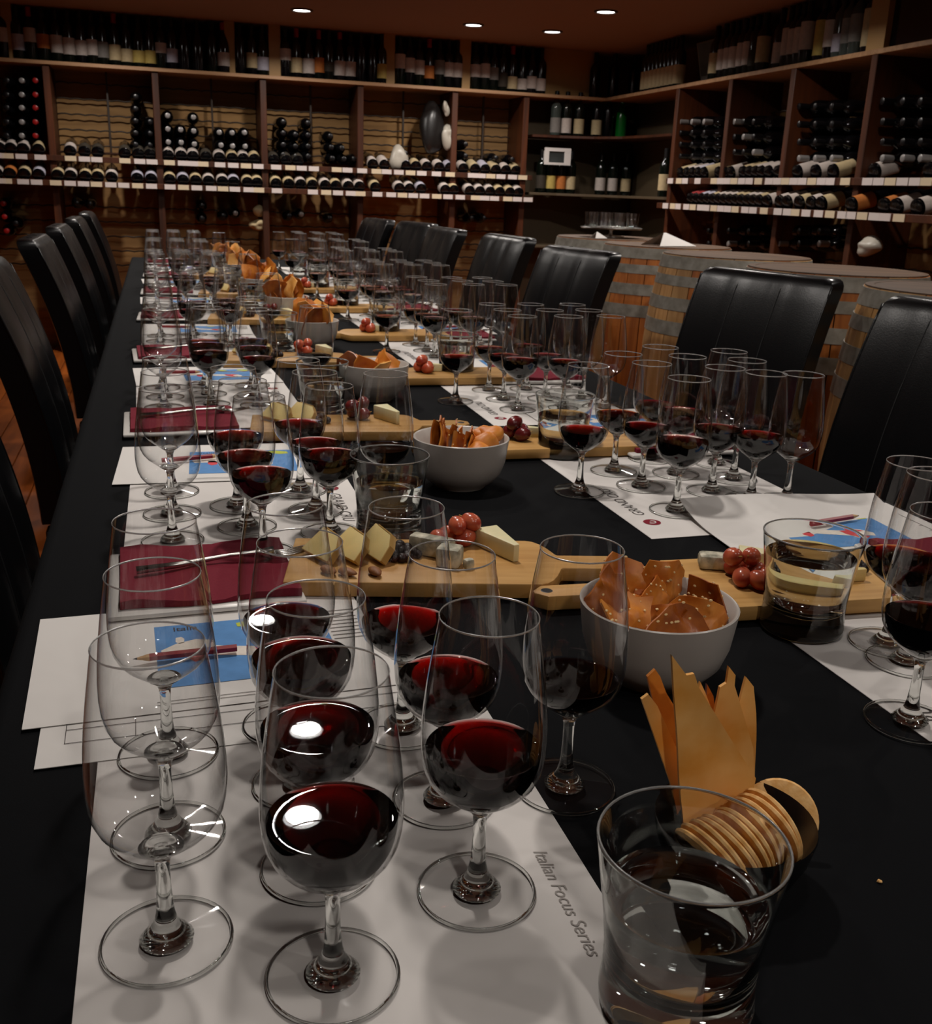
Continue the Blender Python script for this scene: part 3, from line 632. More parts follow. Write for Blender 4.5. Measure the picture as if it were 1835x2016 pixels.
BOOT = [(-1.0, 0.9), (-0.6, 1.0), (-0.2, 0.95), (0.05, 0.7), (-0.05, 0.45), (0.2, 0.2), (0.5, -0.05), (0.9, -0.3), (1.0, -0.5), (0.75, -0.45), (0.62, -0.62), (0.7, -0.85), (0.5, -0.95), (0.45, -0.6), (0.15, -0.3), (-0.2, 0.0), (-0.5, 0.35), (-0.8, 0.5), (-1.05, 0.6)]
ISL = [(-0.3, 0.5), (0.1, 0.6), (0.3, 0.2), (0.25, -0.4), (-0.1, -0.6), (-0.35, -0.2)]
TOE = [(0.55, -0.9), (0.72, -0.86), (0.64, -0.62), (0.78, -0.44), (1.0, -0.5), (0.9, -0.3), (0.5, -0.1), (0.42, -0.4)]
def map_print(parent, cx, cy, w, d, rz=0.0):
    mp = obj('map_print', MB().flat([(cx-w/2, cy-d/2), (cx+w/2, cy-d/2), (cx+w/2, cy+d/2), (cx-w/2, cy+d/2)], 0.0004).mesh('map_print', 'sea'), parent)
    mb = MB(); s = d*0.45
    def ins(pts): return [(min(max(x, cx-w/2), cx+w/2), min(max(y, cy-d/2), cy+d/2)) for x, y in pts]
    mb.flat(ins(blob(BOOT, (cx-0.10*w, cy-0.06*d), s*0.8, rz+0.6)), 0.0006, 0); mb.flat(ins(blob(TOE, (cx-0.10*w, cy-0.06*d), s*0.82, rz+0.6)), 0.0008, 1)
    mb.flat(ins(blob(ISL, (cx-0.28*w, cy-0.05*d), s*0.4)), 0.0006, 1); mb.flat(ins(blob(ISL, (cx-0.36*w, cy+0.22*d), s*0.22)), 0.0006, 0); mb.flat(ins(blob(ISL, (cx+0.2*w, cy-0.1*d), s*0.5, 0.7)), 0.0006, 0)
    mb.flat(ins(blob(ISL, (cx+0.36*w, cy+0.38*d), s*0.5, 1.2)), 0.0006, 2); mb.flat(ins(blob(ISL, (cx+0.05*w, cy+0.40*d), s*0.35, 1.4)), 0.0007, 2)
    obj('printed_land', mb.mesh('printed_land', ['land', 'region', 'region2']), mp)
    return mp
def side_name(side, k): return '%s %s place' % (nth(k), side)

LY = [0.48, 1.17, 1.90, 2.63, 3.36, 4.08, 4.80]          # y of the first row of glasses, left-hand places
RY = [0.53, 1.165, 1.80, 2.435, 3.07, 3.705, 4.34, 4.97]   # right-hand places
def place_mat(side, k, cx, cyy, rz, txt):
    w = side_name(side, k)
    mt = sheet('placemat', 'white paper placemat under the glasses at the %s' % w, 'placemat', (cx, cyy), 0.297, 0.42, rz, 0.0012, 'mat', None, 'paper placemats under the glasses')
    mb = MB()
    for i in range(3):
        for j in range(3): mb.lathe([(0.0355, 0.0002), (0.0362, 0.0002)], 28, xf=Matrix.Translation((-0.072+0.09*i, -0.085+0.1*j, 0)))
    if side == 'left':
        if txt == 'series': text(mt, 'Italian Focus Series', (0.1245, -0.040, 0.0004), 0.0124, -PI/2-0.02, 'inkp', 0.25)
        else:
            text(mt, 'GRAND CRU', (0.118, 0.05, 0.0004), 0.021, -PI/2, 'ink', 0.2); emblem(mt, 0.118, 0.135, 0.011)
    else:
        text(mt, 'GRAND CRU', (0.118, 0.06, 0.0004), 0.021, -PI/2, 'ink', 0.2); emblem(mt, 0.118, 0.150, 0.0115)
    return mt
for k, y in enumerate(LY):
    place_mat('left', k, 0.092 if k else 0.0865, y+0.02 if k == 0 else y+0.03, 0.0 if k == 0 else random.uniform(-0.02, 0.02), 'series' if k == 0 else 'cru')
for k, y in enumerate(RY):
    place_mat('right', k, 0.71, y+0.085 if k != 1 else 1.265, PI+random.uniform(-0.01, 0.01), 'cru')

def booklet(side, k, c, rz, z=0.004, curl=None):
    z = z-0.0012 if curl is None else z
    s = sheet('map_sheet', 'white sheet with a printed blue map of Italy at the %s' % side_name(side, k), 'paper', c, 0.297, 0.21, rz, z, 'paper', curl, 'printed map sheets')
    mp = map_print(s, 0.030 if side == 'left' else 0.02, -0.002, 0.155 if side == 'left' else 0.16, 0.125, -0.15)
    lines(s, -0.05, 0.04, [-0.088, -0.093], 'inkl'); text(s, 'Italia', (-0.02, 0.05, 0.0010), 0.012, 0, 'ink')
    if side == 'left': lines(s, 0.11, 0.14, [0.06-0.008*i for i in range(9)], 'inkl', 0.0012)
    return s
def under_sheet(side, k, c, rz, z=0.0019):
    s = sheet('tasting_sheet', 'white ruled tasting sheet under the map sheet at the %s' % side_name(side, k), 'paper', c, 0.297, 0.21, rz, z, 'paper', None, 'ruled tasting sheets')
    lines(s, -0.13, 0.13, [-0.075+0.02*i for i in range(9)], 'ink', 0.0005)
    mb = MB()
    for x in (-0.13, -0.08, 0.03, 0.13): mb.box((x, 0.005, 0.0005), (0.0005, 0.16, 0.0002))
    obj('ruled_columns', mb.mesh('ruled_columns', 'ink'), s)['kind'] = 'stuff'
    return s
def pencil(label, c, rz, z, L=0.088):
    t = thing('pencil', label, 'pencil', (c[0], c[1], T+z), (0, 0, rz), 'short red pencils')
    xf = Matrix.Translation((0, 0, 0.0035)) @ Matrix.Rotation(PI/2, 4, 'Y')
    obj('shaft', MB().lathe([(0, -L/2), (0.0036, -L/2), (0.0036, L/2-0.014)], 6, xf=xf).mesh('shaft', 'pencil'), t)
    obj('wood_tip', MB().lathe([(0.0036, L/2-0.014), (0.0012, L/2-0.004)], 6, xf=xf).mesh('wood_tip', 'tipwood'), t)
    obj('lead', MB().lathe([(0.0012, L/2-0.004), (0, L/2)], 6, xf=xf).mesh('lead', 'lead'), t)
plate_me = MB().prism([(-0.094, -0.088), (0.094, -0.088), (0.094, 0.088), (-0.094, 0.088)], 0, 0.006).mesh('plate_body', 'plate', bevel=0.003, bseg=2, smooth=True, angle=0.6)
def nap_mesh(seed):
    r = random.Random(seed); nx, ny = 16, 12; vs = []; fs = []
    for j in range(ny+1):
        for i in range(nx+1):
            u, v = i/nx, j/ny; z = 0.006+0.0025*math.sin(u*7+seed)*math.sin(v*5+seed*2)+0.002*r.random()
            vs.append((0.172*(u-0.5), 0.160*(v-0.5)+0.003*math.sin(u*9+seed), z))
    for j in range(ny):
        for i in range(nx): a = j*(nx+1)+i; fs.append((a, a+1, a+nx+2, a+nx+1))
    n = len(vs); b = [(x, y, 0.0005) for x, y, z in vs]; mb = MB().add(vs, fs)
    edge = [i for i in range(nx+1)] + [j*(nx+1)+nx for j in range(1, ny+1)] + [ny*(nx+1)+i for i in range(nx-1, -1, -1)] + [j*(nx+1) for j in range(ny-1, 0, -1)]
    ev = [vs[i] for i in edge] + [(vs[i][0], vs[i][1], 0.0005) for i in edge]; m_ = len(edge)
    mb.add(ev, [(i, (i+1) % m_, (i+1) % m_+m_, i+m_) for i in range(m_)])
    return mb.mesh('napkin', 'maroon', True, angle=0.7)
NM = [nap_mesh(1), nap_mesh(2), nap_mesh(3)]
def fork_mesh():
    mb = MB(); mb.tube([(-0.095, 0, 0.001), (-0.05, 0, 0.002), (0.0, 0, 0.006), (0.03, 0, 0.006), (0.045, 0, 0.003)], [0.0045, 0.0035, 0.0022, 0.003, 0.008], 8)
    for y in (-0.0075, -0.0025, 0.0025, 0.0075): mb.tube([(0.043, y, 0.003), (0.06, y, 0.001), (0.09, y, 0.005)], [0.0018, 0.0016, 0.0008], 6)
    return mb.mesh('fork', 'steel', True)
FM = fork_mesh()
def napkin_set(side, k, c, rz):
    w = side_name(side, k)
    tag(obj('side_plate', plate_me, None, (c[0], c[1], T+0.0035), (0, 0, rz)), 'white rectangular side plate beneath the maroon napkin at the %s' % w, 'plate', 'white side plates')
    tag(obj('napkin', NM[k % 3], None, (c[0]+0.004, c[1]+0.003, T+0.0096), (0, 0, rz)), 'folded maroon napkin on the white plate at the %s' % w, 'napkin', 'maroon napkins')
    if side == 'left' or k > 0:
        tag(obj('fork', FM, None, (c[0]+0.028, c[1]+0.012, T+0.020), (0, 0, rz+0.12)), 'steel fork lying across the maroon napkin at the %s' % w, 'fork', 'forks on napkins')
# left-hand places
under_sheet('left', 0, (0.042, 0.785), 0.02); booklet('left', 0, (0.026, 0.845), 0.035)
pencil('short red pencil lying on the map sheet nearest the camera', (0.003, 0.83), PI+0.05, 0.0052)
napkin_set('left', 0, (0.026, 1.012), 0.03)
for k in range(1, 7):
    y = LY[k]
    booklet('left', k, (0.085+random.uniform(-0.015, 0.01), y+0.325), random.uniform(-0.04, 0.06), 0.004)
    pencil('short red pencil on the map sheet at the %s' % side_name('left', k), (0.03, y+0.33), random.uniform(-0.2, 0.2), 0.0055)
    napkin_set('left', k, (0.02, y+0.58), random.uniform(-0.06, 0.06))
# right-hand places
def curl_r(u, v): return 0.016*max(0, v-0.55)**2/0.2+0.004*math.sin(u*5)*max(0, v-0.3)
s = booklet('right', 1, (0.790, 1.035), -0.05, 0.0045, curl_r)
under_sheet('right', 1, (0.815, 1.03), -0.02, 0.0028)
pencil('short red pencil on the curled map sheet beside the right-hand water tumbler', (0.826, 1.055), 0.2, 0.0075)
napkin_set('right', 1, (0.885, 0.875), -0.05)
for k in range(2, 8):
    y = RY[k]
    booklet('right', k, (0.80, y-0.125), random.uniform(-0.06, 0.06), 0.004)
    pencil('short red pencil on the map sheet at the %s' % side_name('right', k), (0.83, y-0.12), random.uniform(-0.3, 0.3), 0.0055)
    napkin_set('right', k, (0.80, y-0.30), random.uniform(-0.06, 0.06))

# ================================================================== WINE GLASSES
BP = [(0.0050, 0.0575), (0.0085, 0.0595), (0.0150, 0.0640), (0.0215, 0.0690), (0.0268, 0.0735), (0.0310, 0.0790), (0.0340, 0.0860), (0.0354, 0.0940), (0.0360, 0.1030), (0.0357, 0.1140), (0.0348, 0.1260), (0.0334, 0.1390), (0.0316, 0.1520), (0.0296, 0.1650), (0.0275, 0.1785)]
def rb(z):
    for (r0, z0), (r1, z1) in zip(BP, BP[1:]):
        if z0 <= z <= z1: return r0+(r1-r0)*(z-z0)/(z1-z0)
    return BP[0][0]
SEG = 48
bowl_me = MB().lathe([(0, 0.0570)]+BP, SEG).lathe([(0.0275, 0.1787), (0.02785, 0.1793), (0.0275, 0.1799), (0.02715, 0.1793), (0.0275, 0.1787)], SEG, 1).mesh('bowl', ['bowl', 'rim'], True)
stem_me = MB().lathe([(0, 0.0030), (0.0145, 0.0032), (0.0120, 0.0062), (0.0085, 0.0100), (0.0062, 0.0150), (0.0050, 0.0200), (0.0044, 0.0260), (0.0039, 0.0380), (0.0038, 0.0470), (0.0043, 0.0530), (0.0060, 0.0572), (0.0086, 0.0592), (0.0120, 0.0616), (0.0110, 0.0624), (0.0060, 0.0616), (0.0, 0.0614)], 24).mesh('stem', 'glass', True)
foot_me = MB().lathe([(0.0338, 0.0024), (0.0250, 0.0033), (0.0140, 0.0045), (0.0060, 0.0056)], SEG).lathe([(0.0342, 0.0001), (0.0352, 0.0002), (0.0358, 0.0011), (0.0353, 0.0022), (0.0343, 0.0024), (0.0338, 0.0012), (0.0342, 0.0001)], SEG, 1).mesh('foot', ['foot', 'glass'], True)
def wine_mesh(level, mat):
    pr = [(0, 0.0622), (0.006, 0.0626), (0.013, 0.0652), (0.0195, 0.0696)]
    rw = lambda z: rb(z)-0.0026
    pr += [(rw(z), z) for z in [0.0740+(level-0.0740)*i/7 for i in range(8)]]
    rl = rw(level)
    tp = [(rl, level), (rl-0.0010, level-0.0007), (rl-0.0025, level-0.00095), (rl-0.004, level-0.0010), (rl-0.0055, level-0.0010), (0, level-0.0010)]
    mb = MB().lathe(pr, SEG); n0 = len(mb.v); mb.lathe(tp, SEG, 1)
    me = mb.mesh('wine', [mat, mat], True)
    bm = bmesh.new(); bm.from_mesh(me); bmesh.ops.remove_doubles(bm, verts=bm.verts, dist=1e-6); bmesh.ops.recalc_face_normals(bm, faces=bm.faces); bm.to_mesh(me); bm.free()
    me.set_sharp_from_angle(angle=0.9)
    return me
WL = [wine_mesh(z, 'wine') for z in (0.090, 0.094, 0.098)]; PL = [wine_mesh(z, 'port') for z in (0.086, 0.094)]
GR = {}
def glass(label, x, y, wine=None, group='stemmed wine glasses'):
    g = thing('wine_glass', label, 'wine glass', (x, y, T+0.0016), (0, 0, random.uniform(0, 6)), group)
    obj('foot', foot_me, g); obj('stem', stem_me, g); obj('bowl', bowl_me, g)
    if wine is not None: obj('wine', wine, g)
    return g
COLN = {'left': ['outer', 'middle', 'inner'], 'right': ['inner', 'middle', 'outer']}
def jit(a=0.004): return random.uniform(-a, a)
# nearest left-hand place, as seen
P0 = [('empty', -0.016, 0.480, None, 'outer', 0), ('empty', -0.014, 0.578, None, 'outer', 1), ('empty', -0.013, 0.678, None, 'outer', 2),
      ('red', 0.068, 0.432, WL[2], 'middle', 0), ('red', 0.074, 0.523, WL[2], 'middle', 1), ('red', 0.077, 0.617, WL[2], 'middle', 2), ('red', 0.077, 0.701, WL[0], 'middle', 3),
      ('red', 0.162, 0.479, WL[2], 'inner', 0), ('red', 0.168, 0.576, WL[1], 'inner', 1), ('red', 0.162, 0.678, WL[0], 'inner', 2)]
for w, x, y, me, cn, r in P0:
    glass('%s wine glass, %s in the %s column of the nearest left-hand place' % ('empty stemmed' if w == 'empty' else 'part filled red', nth(r), cn), x, y, me)
glass('glass of very dark wine standing half off the nearest white placemat', 0.255, 0.571, PL[0])
XL = [-0.004, 0.083, 0.172]
for k in range(1, 7):
    for c_ in range(3):
        for r in range(3):
            e = (c_ == 0)
            x, y = XL[c_]+jit()-0.004*max(0, k-1), LY[k]+0.098*r+jit()+(0.02 if c_ == 1 else 0)
            if k == 1: x, y = [(-0.003, -0.002, -0.001), (0.095, 0.085, 0.080), (0.180, 0.176, 0.168)][c_][r], [(1.150, 1.254, 1.352), (1.092, 1.188, 1.276), (1.148, 1.238, 1.330)][c_][r]
            glass('%s wine glass in the %s column, %s row, at the %s' % ('empty' if e else 'part filled red', COLN['left'][c_], nth(r), side_name('left', k)), x, y, None if e else random.choice(WL))
    glass('glass of very dark wine set apart on the cloth at the %s' % side_name('left', k), 0.262 if k == 1 else 0.268+jit(0.012), (1.22 if k == 1 else LY[k]+0.05), PL[0])
XRc = [0.648, 0.740, 0.825]
RVIS = 1
for k in range(0, 8):
    for c_ in range(3):
        for r in range(3):
            e = (c_ == 2); x, y = XRc[c_]+jit(), RY[k]+0.1*r+jit()
            if k == 0:
                if (c_, r) == (0, 1): x, y = 0.641, 0.690
                elif c_ > 0 or r == 0: continue
            if k == 1: x, y = [(0.647, 0.652, 0.647), (0.743, 0.737, 0.739), (0.828, 0.812, 0.832)][c_][r], [(1.153, 1.270, 1.354), (1.228, 1.325, 1.416), (1.169, 1.285, 1.370)][c_][r]
            glass('%s wine glass in the %s column, %s row, at the %s' % ('empty' if e else 'part filled red', COLN['right'][c_], nth(r), side_name('right', k)), x, y, None if e else random.choice(WL))
    if k == 1: glass('part filled red wine glass just behind the curled map sheet', 0.779, 1.182, WL[1])
    glass('glass of dark wine set apart on the cloth at the %s' % side_name('right', k), *([(0.566, 0.594), (0.552, 1.262)][k] if k < 2 else (0.55+jit(0.01), RY[k]+0.095)), PL[1] if k == 0 else WL[0])

# ================================================================== WATER TUMBLERS
tprof_o = [(0.0, 0.0010), (0.036, 0.0), (0.0395, 0.002), (0.0400, 0.008), (0.0388, 0.022), (0.0392, 0.036), (0.0412, 0.055), (0.0440, 0.075), (0.0472, 0.0965), (0.0474, 0.0978), (0.0473, 0.0986), (0.0470, 0.0991), (0.0466, 0.0991)]
tprof_i = [(0.0463, 0.0987), (0.0461, 0.0978), (0.0458, 0.0955), (0.0425, 0.074), (0.0397, 0.055), (0.0374, 0.036), (0.0345, 0.026), (0.025, 0.0205), (0, 0.0195)]
tum_me = MB().lathe(tprof_o+tprof_i, 56).lathe([(0.0461, 0.0985), (0.0468, 0.0978), (0.0475, 0.0985), (0.0473, 0.0992), (0.0468, 0.0995), (0.0463, 0.0992), (0.0461, 0.0985)], 56, 1).mesh('glass_body', ['glass', 'rim'], True, angle=1.2)
def tw(level):
    pr = [(0, 0.0200), (0.025, 0.0210), (0.0342, 0.0264), (0.0370, 0.036)]
    for z in (0.045, 0.055, 0.064, 0.074, 0.082):
        if z < level-0.003: pr.append(({0.045: 0.03805, 0.055: 0.0393, 0.064: 0.0406, 0.074: 0.0421, 0.082: 0.0434}[z], z))
    rl = 0.0393+(0.0421-0.0393)*(level-0.055)/0.019
    pr += [(rl-0.0003, level), (rl-0.002, level-0.0008), (rl-0.0035, level-0.00105), (rl-0.005, level-0.0011), (rl-0.0065, level-0.0011), (0, level-0.0011)]
    return MB().lathe(pr, 56).mesh('water', 'water', True, angle=0.9)
TW = [tw(0.066), tw(0.078), tw(0.06)]
def tumbler(label, x, y, w):
    t = thing('water_tumbler', label, 'tumbler', (x, y, T+0.0018), (0, 0, 0), 'flared water tumblers')
    obj('glass_body', tum_me, t); obj('water', w, t); return t
tumbler('flared water tumbler nearest the camera, beside the crackers', 0.237, 0.371, TW[0])
tumbler('flared water tumbler beside the bowl of lavosh, refracting the blue map', 0.587, 0.777, TW[1])
tumbler('flared water tumbler behind the board of cheese on the left', 0.249, 1.132, TW[0])
tumbler('flared water tumbler beside the second bowl from the camera, right side', 0.604, 1.462, TW[0])
for k, (x, y) in enumerate(((0.27, 1.80), (0.622, 2.15), (0.27, 2.52), (0.60, 2.80), (0.27, 3.25), (0.60, 3.43), (0.27, 3.98), (0.60, 4.06), (0.27, 4.70), (0.60, 4.70))):
    tumbler('flared water tumbler on the %s side further down the table, %s in its row' % ('left' if x < 0.5 else 'right', nth(k//2)), x, y, TW[k % 3])

# ================================================================== BOARDS AND FOOD
def board_outline(L, Wd, hl, hw):
    # body along x from -L/2 to L/2, handle beyond +L/2, concave shoulders
    a = L/2; w = Wd/2; pts = [(-a, -w), (a-0.012, -w)]
    for i in range(7):
        t = i/6; pts.append((a-0.012+0.030*t+0.006*math.sin(PI*t), -w+(w-hw)*(0.5-0.5*math.cos(PI*t))))
    pts += [(a+hl-0.012, -hw), (a+hl, -hw+0.012), (a+hl, hw-0.012), (a+hl-0.012, hw)]
    for i in range(7):
        t = 1-i/6; pts.append((a-0.012+0.030*t+0.006*math.sin(PI*t), w-(w-hw)*(0.5-0.5*math.cos(PI*t))))
    pts += [(-a, w)]
    return pts
def board(label, c, rz, L=0.27, Wd=0.13, hl=0.10, hw=0.018, th=0.016):
    t = thing('serving_board', label, 'board', (c[0], c[1], T+0.0035), (0, 0, rz), 'wooden serving boards')
    pts = board_outline(L, Wd, hl, hw)
    # hole in the handle: a dark disc on top paints its shaded depth
    obj('board_body', MB().prism(pts, 0, th).mesh('board_body', 'board', bevel=0.002, bseg=2, smooth=True, angle=0.5), t)
    obj('painted_hole', MB().lathe([(0, th+0.0004), (0.0055, th+0.0004), (0.0062, th+0.0001)], 18).mesh('painted_hole', 'lead'), t, (L/2+hl-0.014, 0, 0))
    return t
BT = 0.0035+0.0165
def wedge(name, label, mat, c, rz, L, w, h, rind=None, z=BT, tilt=0.0, group=None):
    pts = [(0, -w/2), (L, -w*0.12), (L, w*0.12), (0, w/2)]
    o = tag(obj(name, MB().prism(pts, 0, h).mesh(name, mat, bevel=0.0015, bseg=2, smooth=True, angle=0.6), None, (c[0], c[1], T+z), (tilt, 0, rz)), label, 'cheese', group)
    if rind: obj('rind', MB().box((-0.0008, 0, h/2), (0.0022, w, h)).mesh('rind', rind), o)
    return o
def grape(label, c, r, mat, rz=0.0, z=BT, grp='red grapes on the boards'):
    o = tag(obj('grape', MB().sphere((0, 0, 0), r, 18, 12, sc=(1, 1, 1.25)).mesh('grape', mat, True), None, (c[0], c[1], T+z+r*0.98), (1.2, 0, rz)), label, 'grape', grp)
    obj('stalk', MB().tube([(0, 0, r*1.2), (0.001, 0, r*1.2+0.004)], 0.0008, 5).mesh('stalk', 'rind'), o)
def almond(label, c, rz, z=BT):
    prof = [(0, -0.012), (0.0045, -0.009), (0.0065, -0.003), (0.006, 0.003), (0.003, 0.009), (0, 0.012)]
    tag(obj('almond', MB().lathe(prof, 14, xf=Matrix.Diagonal((1, 0.62, 1, 1))).mesh('almond', 'almond', True), None, (c[0], c[1], T+z+0.0042), (PI/2, 0, rz)), label, 'almond', 'almonds on the boards')
def jam(label, c, r, seed, z=BT):
    rnd = random.Random(seed); mb = MB()
    for i in range(26):
        a = rnd.uniform(0, 2*PI); q = r*math.sqrt(rnd.random()); mb.sphere((q*math.cos(a), q*math.sin(a)*0.8, 0.004+rnd.random()*0.012*(1-q/r)), rnd.uniform(0.004, 0.0065), 8, 6)
    tag(obj('fruit_paste', mb.mesh('fruit_paste', 'jam', True), None, (c[0], c[1], T+z)), label, 'fruit paste', 'dark fruit paste on the boards')
# first board, left of the nearest bowl
board('pale wooden serving board with cheese, grapes and almonds, handle behind the nearest bowl', (0.250, 0.990), -0.22, 0.275, 0.135, 0.10, 0.02)
def w3(u, v, z=0.02): q = on(u, v, z); return (q.x, q.y)
def hard_slice(label, c, rz, lean, z=BT, L=0.062, h=0.034):
    # a triangular slice standing on edge, rind along its outer edge
    pts = [(0, 0), (L, 0.0), (L*0.93, h*0.55), (L*0.72, h*0.9), (0.004, h)]
    xf = Matrix.Rotation(PI/2-lean, 4, 'X')
    o = tag(obj('cheese_slice', MB().prism(pts, -0.004, 0.004, xf=xf).mesh('cheese_slice', 'cheese', bevel=0.001, bseg=2, smooth=True, angle=0.6), None, (c[0], c[1], T+z+0.004), (0, 0, rz)), label, 'cheese', 'hard cheese slices')
    rp = [(L*0.2, h*0.985), (L*0.72, h*0.9), (L*0.93, h*0.55), (L*1.01, 0), (L*1.03, 0.001), (L*0.955, h*0.58), (L*0.735, h*0.94), (L*0.2, h*1.02)]
    obj('rind', MB().prism(rp, -0.0042, 0.0042, xf=xf).mesh('rind', 'rind'), o)
hard_slice('pale hard cheese slice at the far left end of the near board', (0.132, 1.030), -1.15, 0.9, L=0.050)
hard_slice('pale hard cheese slice in the middle of the row on the near board', (0.160, 1.026), -1.15, 0.9, L=0.050)
hard_slice('pale hard cheese slice next to the dark fruit paste', (0.190, 1.028), -1.25, 0.8, L=0.056)
almond('almond at the left edge of the near board', (0.150, 0.966), 0.5); almond('almond in front of the middle cheese slice', (0.168, 0.957), 0.8); almond('almond beside the cheese slice by the fruit paste', (0.196, 0.953), 0.2)
jam('dark fruit paste heap between cheese slice and blue cheese', (0.232, 1.002), 0.022, 5)
def blue(label, c, rz, sz, z=BT):
    tag(obj('blue_cheese', MB().box((0, 0, sz[2]/2), sz).mesh('blue_cheese', 'blue', bevel=0.004, bseg=2, smooth=True, angle=0.6), None, (c[0], c[1], T+z), (0, 0, rz)), label, 'cheese', 'blue cheese pieces')
blue('blue veined cheese wedge standing behind the front blue cheese', (0.268, 1.000), -0.7, (0.050, 0.018, 0.022)); blue('blue veined cheese block in front on the near board', (0.279, 0.966), -0.55, (0.026, 0.024, 0.022)); blue('small blue cheese crumb beside the front block', (0.296, 0.952), 0.3, (0.012, 0.010, 0.012))
for i, (dx, dy, dz) in enumerate(((0.282, 1.027, 0), (0.297, 1.038, 0), (0.313, 1.022, 0), (0.324, 1.036, 0.0), (0.303, 1.022, 0.015), (0.320, 1.026, 0.017))):
    grape('red grape, %s of the cluster behind the soft cheese' % nth(i), (dx, dy), 0.0100, 'grape', i*0.8, BT+dz)
wedge('soft_cheese', 'pale soft cheese wedge beside the grapes on the near board', 'brie', (0.338, 1.028), -1.35, 0.068, 0.030, 0.020, None)
# second board, right of the nearest bowl
board('pale wooden serving board behind the water tumbler, its handle in front of the nearest bowl', (0.640, 0.862), PI-0.06, 0.285, 0.135, 0.155, 0.015)
blue('blue veined cheese chunk on the right-hand near board', (0.560, 0.905), -0.4, (0.032, 0.022, 0.016)); wedge('soft_cheese', 'soft white cheese wedge behind the grapes on the right-hand near board', 'brie', (0.597, 0.915), -0.5, 0.06, 0.028, 0.016)
for i, (dx, dy, dz) in enumerate(((0.560, 0.868, 0.016), (0.572, 0.880, 0), (0.585, 0.862, 0), (0.562, 0.850, 0), (0.575, 0.838, 0), (0.590, 0.846, 0.0), (0.578, 0.862, 0.017))):
    grape('red grape, %s of the bunch on the right-hand near board' % nth(i), (dx, dy), 0.0100, 'grape', i*0.9, BT+dz)
wedge('soft_cheese', 'long pale cheese wedge seen through the right-hand tumbler', 'cheese', (0.625, 0.850), -0.15, 0.08, 0.026, 0.014, 'rind'); jam('dark fruit paste heap on the right-hand near board', (0.708, 0.862), 0.016, 8)
almond('almond among the grapes on the right-hand near board', (0.600, 0.825), 0.9)
# boards further down the table
for k, (y, yr) in enumerate(((1.66, 1.50), (2.36, 2.12), (3.10, 2.76), (3.82, 3.40), (4.55, 4.02))):
    w = nth(k+1)+' row'
    board('wooden serving board on the left of the bowls, %s from the camera' % w, (0.265, y), -0.12, 0.27, 0.13, 0.10, 0.02)
    hard_slice('hard cheese slice, left of two on the left board, %s' % w, (0.150, y+0.04), -0.95, 0.9); hard_slice('hard cheese slice, right of two on the left board, %s' % w, (0.190, y+0.035), -0.95, 0.9)
    for i, (dx, dy, dz) in enumerate(((0.05, 0.03, 0), (0.065, 0.012, 0), (0.045, 0.008, 0.016), (0.07, 0.035, 0.015))):
        grape('red grape, %s of four on the left board, %s' % (nth(i), w), (0.265+dx-0.01, y+dy), 0.0105, 'grape' if k % 2 else 'grape_d', i, BT+dz)
    wedge('soft_cheese', 'soft cheese wedge on the left board, %s' % w, 'brie', (0.355, y+0.035), -1.3, 0.065, 0.028, 0.022)
    jam('dark fruit paste on the left board, %s' % w, (0.245, y+0.0), 0.016, 20+k)
    board('wooden serving board on the right of the bowls, %s from the camera' % w, (0.620, yr), PI-0.03, 0.28, 0.13, 0.11, 0.018)
    for i, (dx, dy, dz) in enumerate(((-0.09, 0.01, 0), (-0.075, -0.012, 0), (-0.085, 0.0, 0.016), (-0.067, 0.012, 0))):
        grape('red grape, %s of four on the right board, %s' % (nth(i), w), (0.62+dx, yr+dy), 0.0115, 'grape_d' if k == 0 else 'grape', i, BT+dz)
    wedge('soft_cheese', 'soft cheese wedge on the right board, %s' % w, 'brie', (0.54, yr+0.035), -0.5, 0.05, 0.026, 0.016)
    jam('dark fruit paste on the right board, %s' % w, (0.60, yr+0.03), 0.018, 40+k)

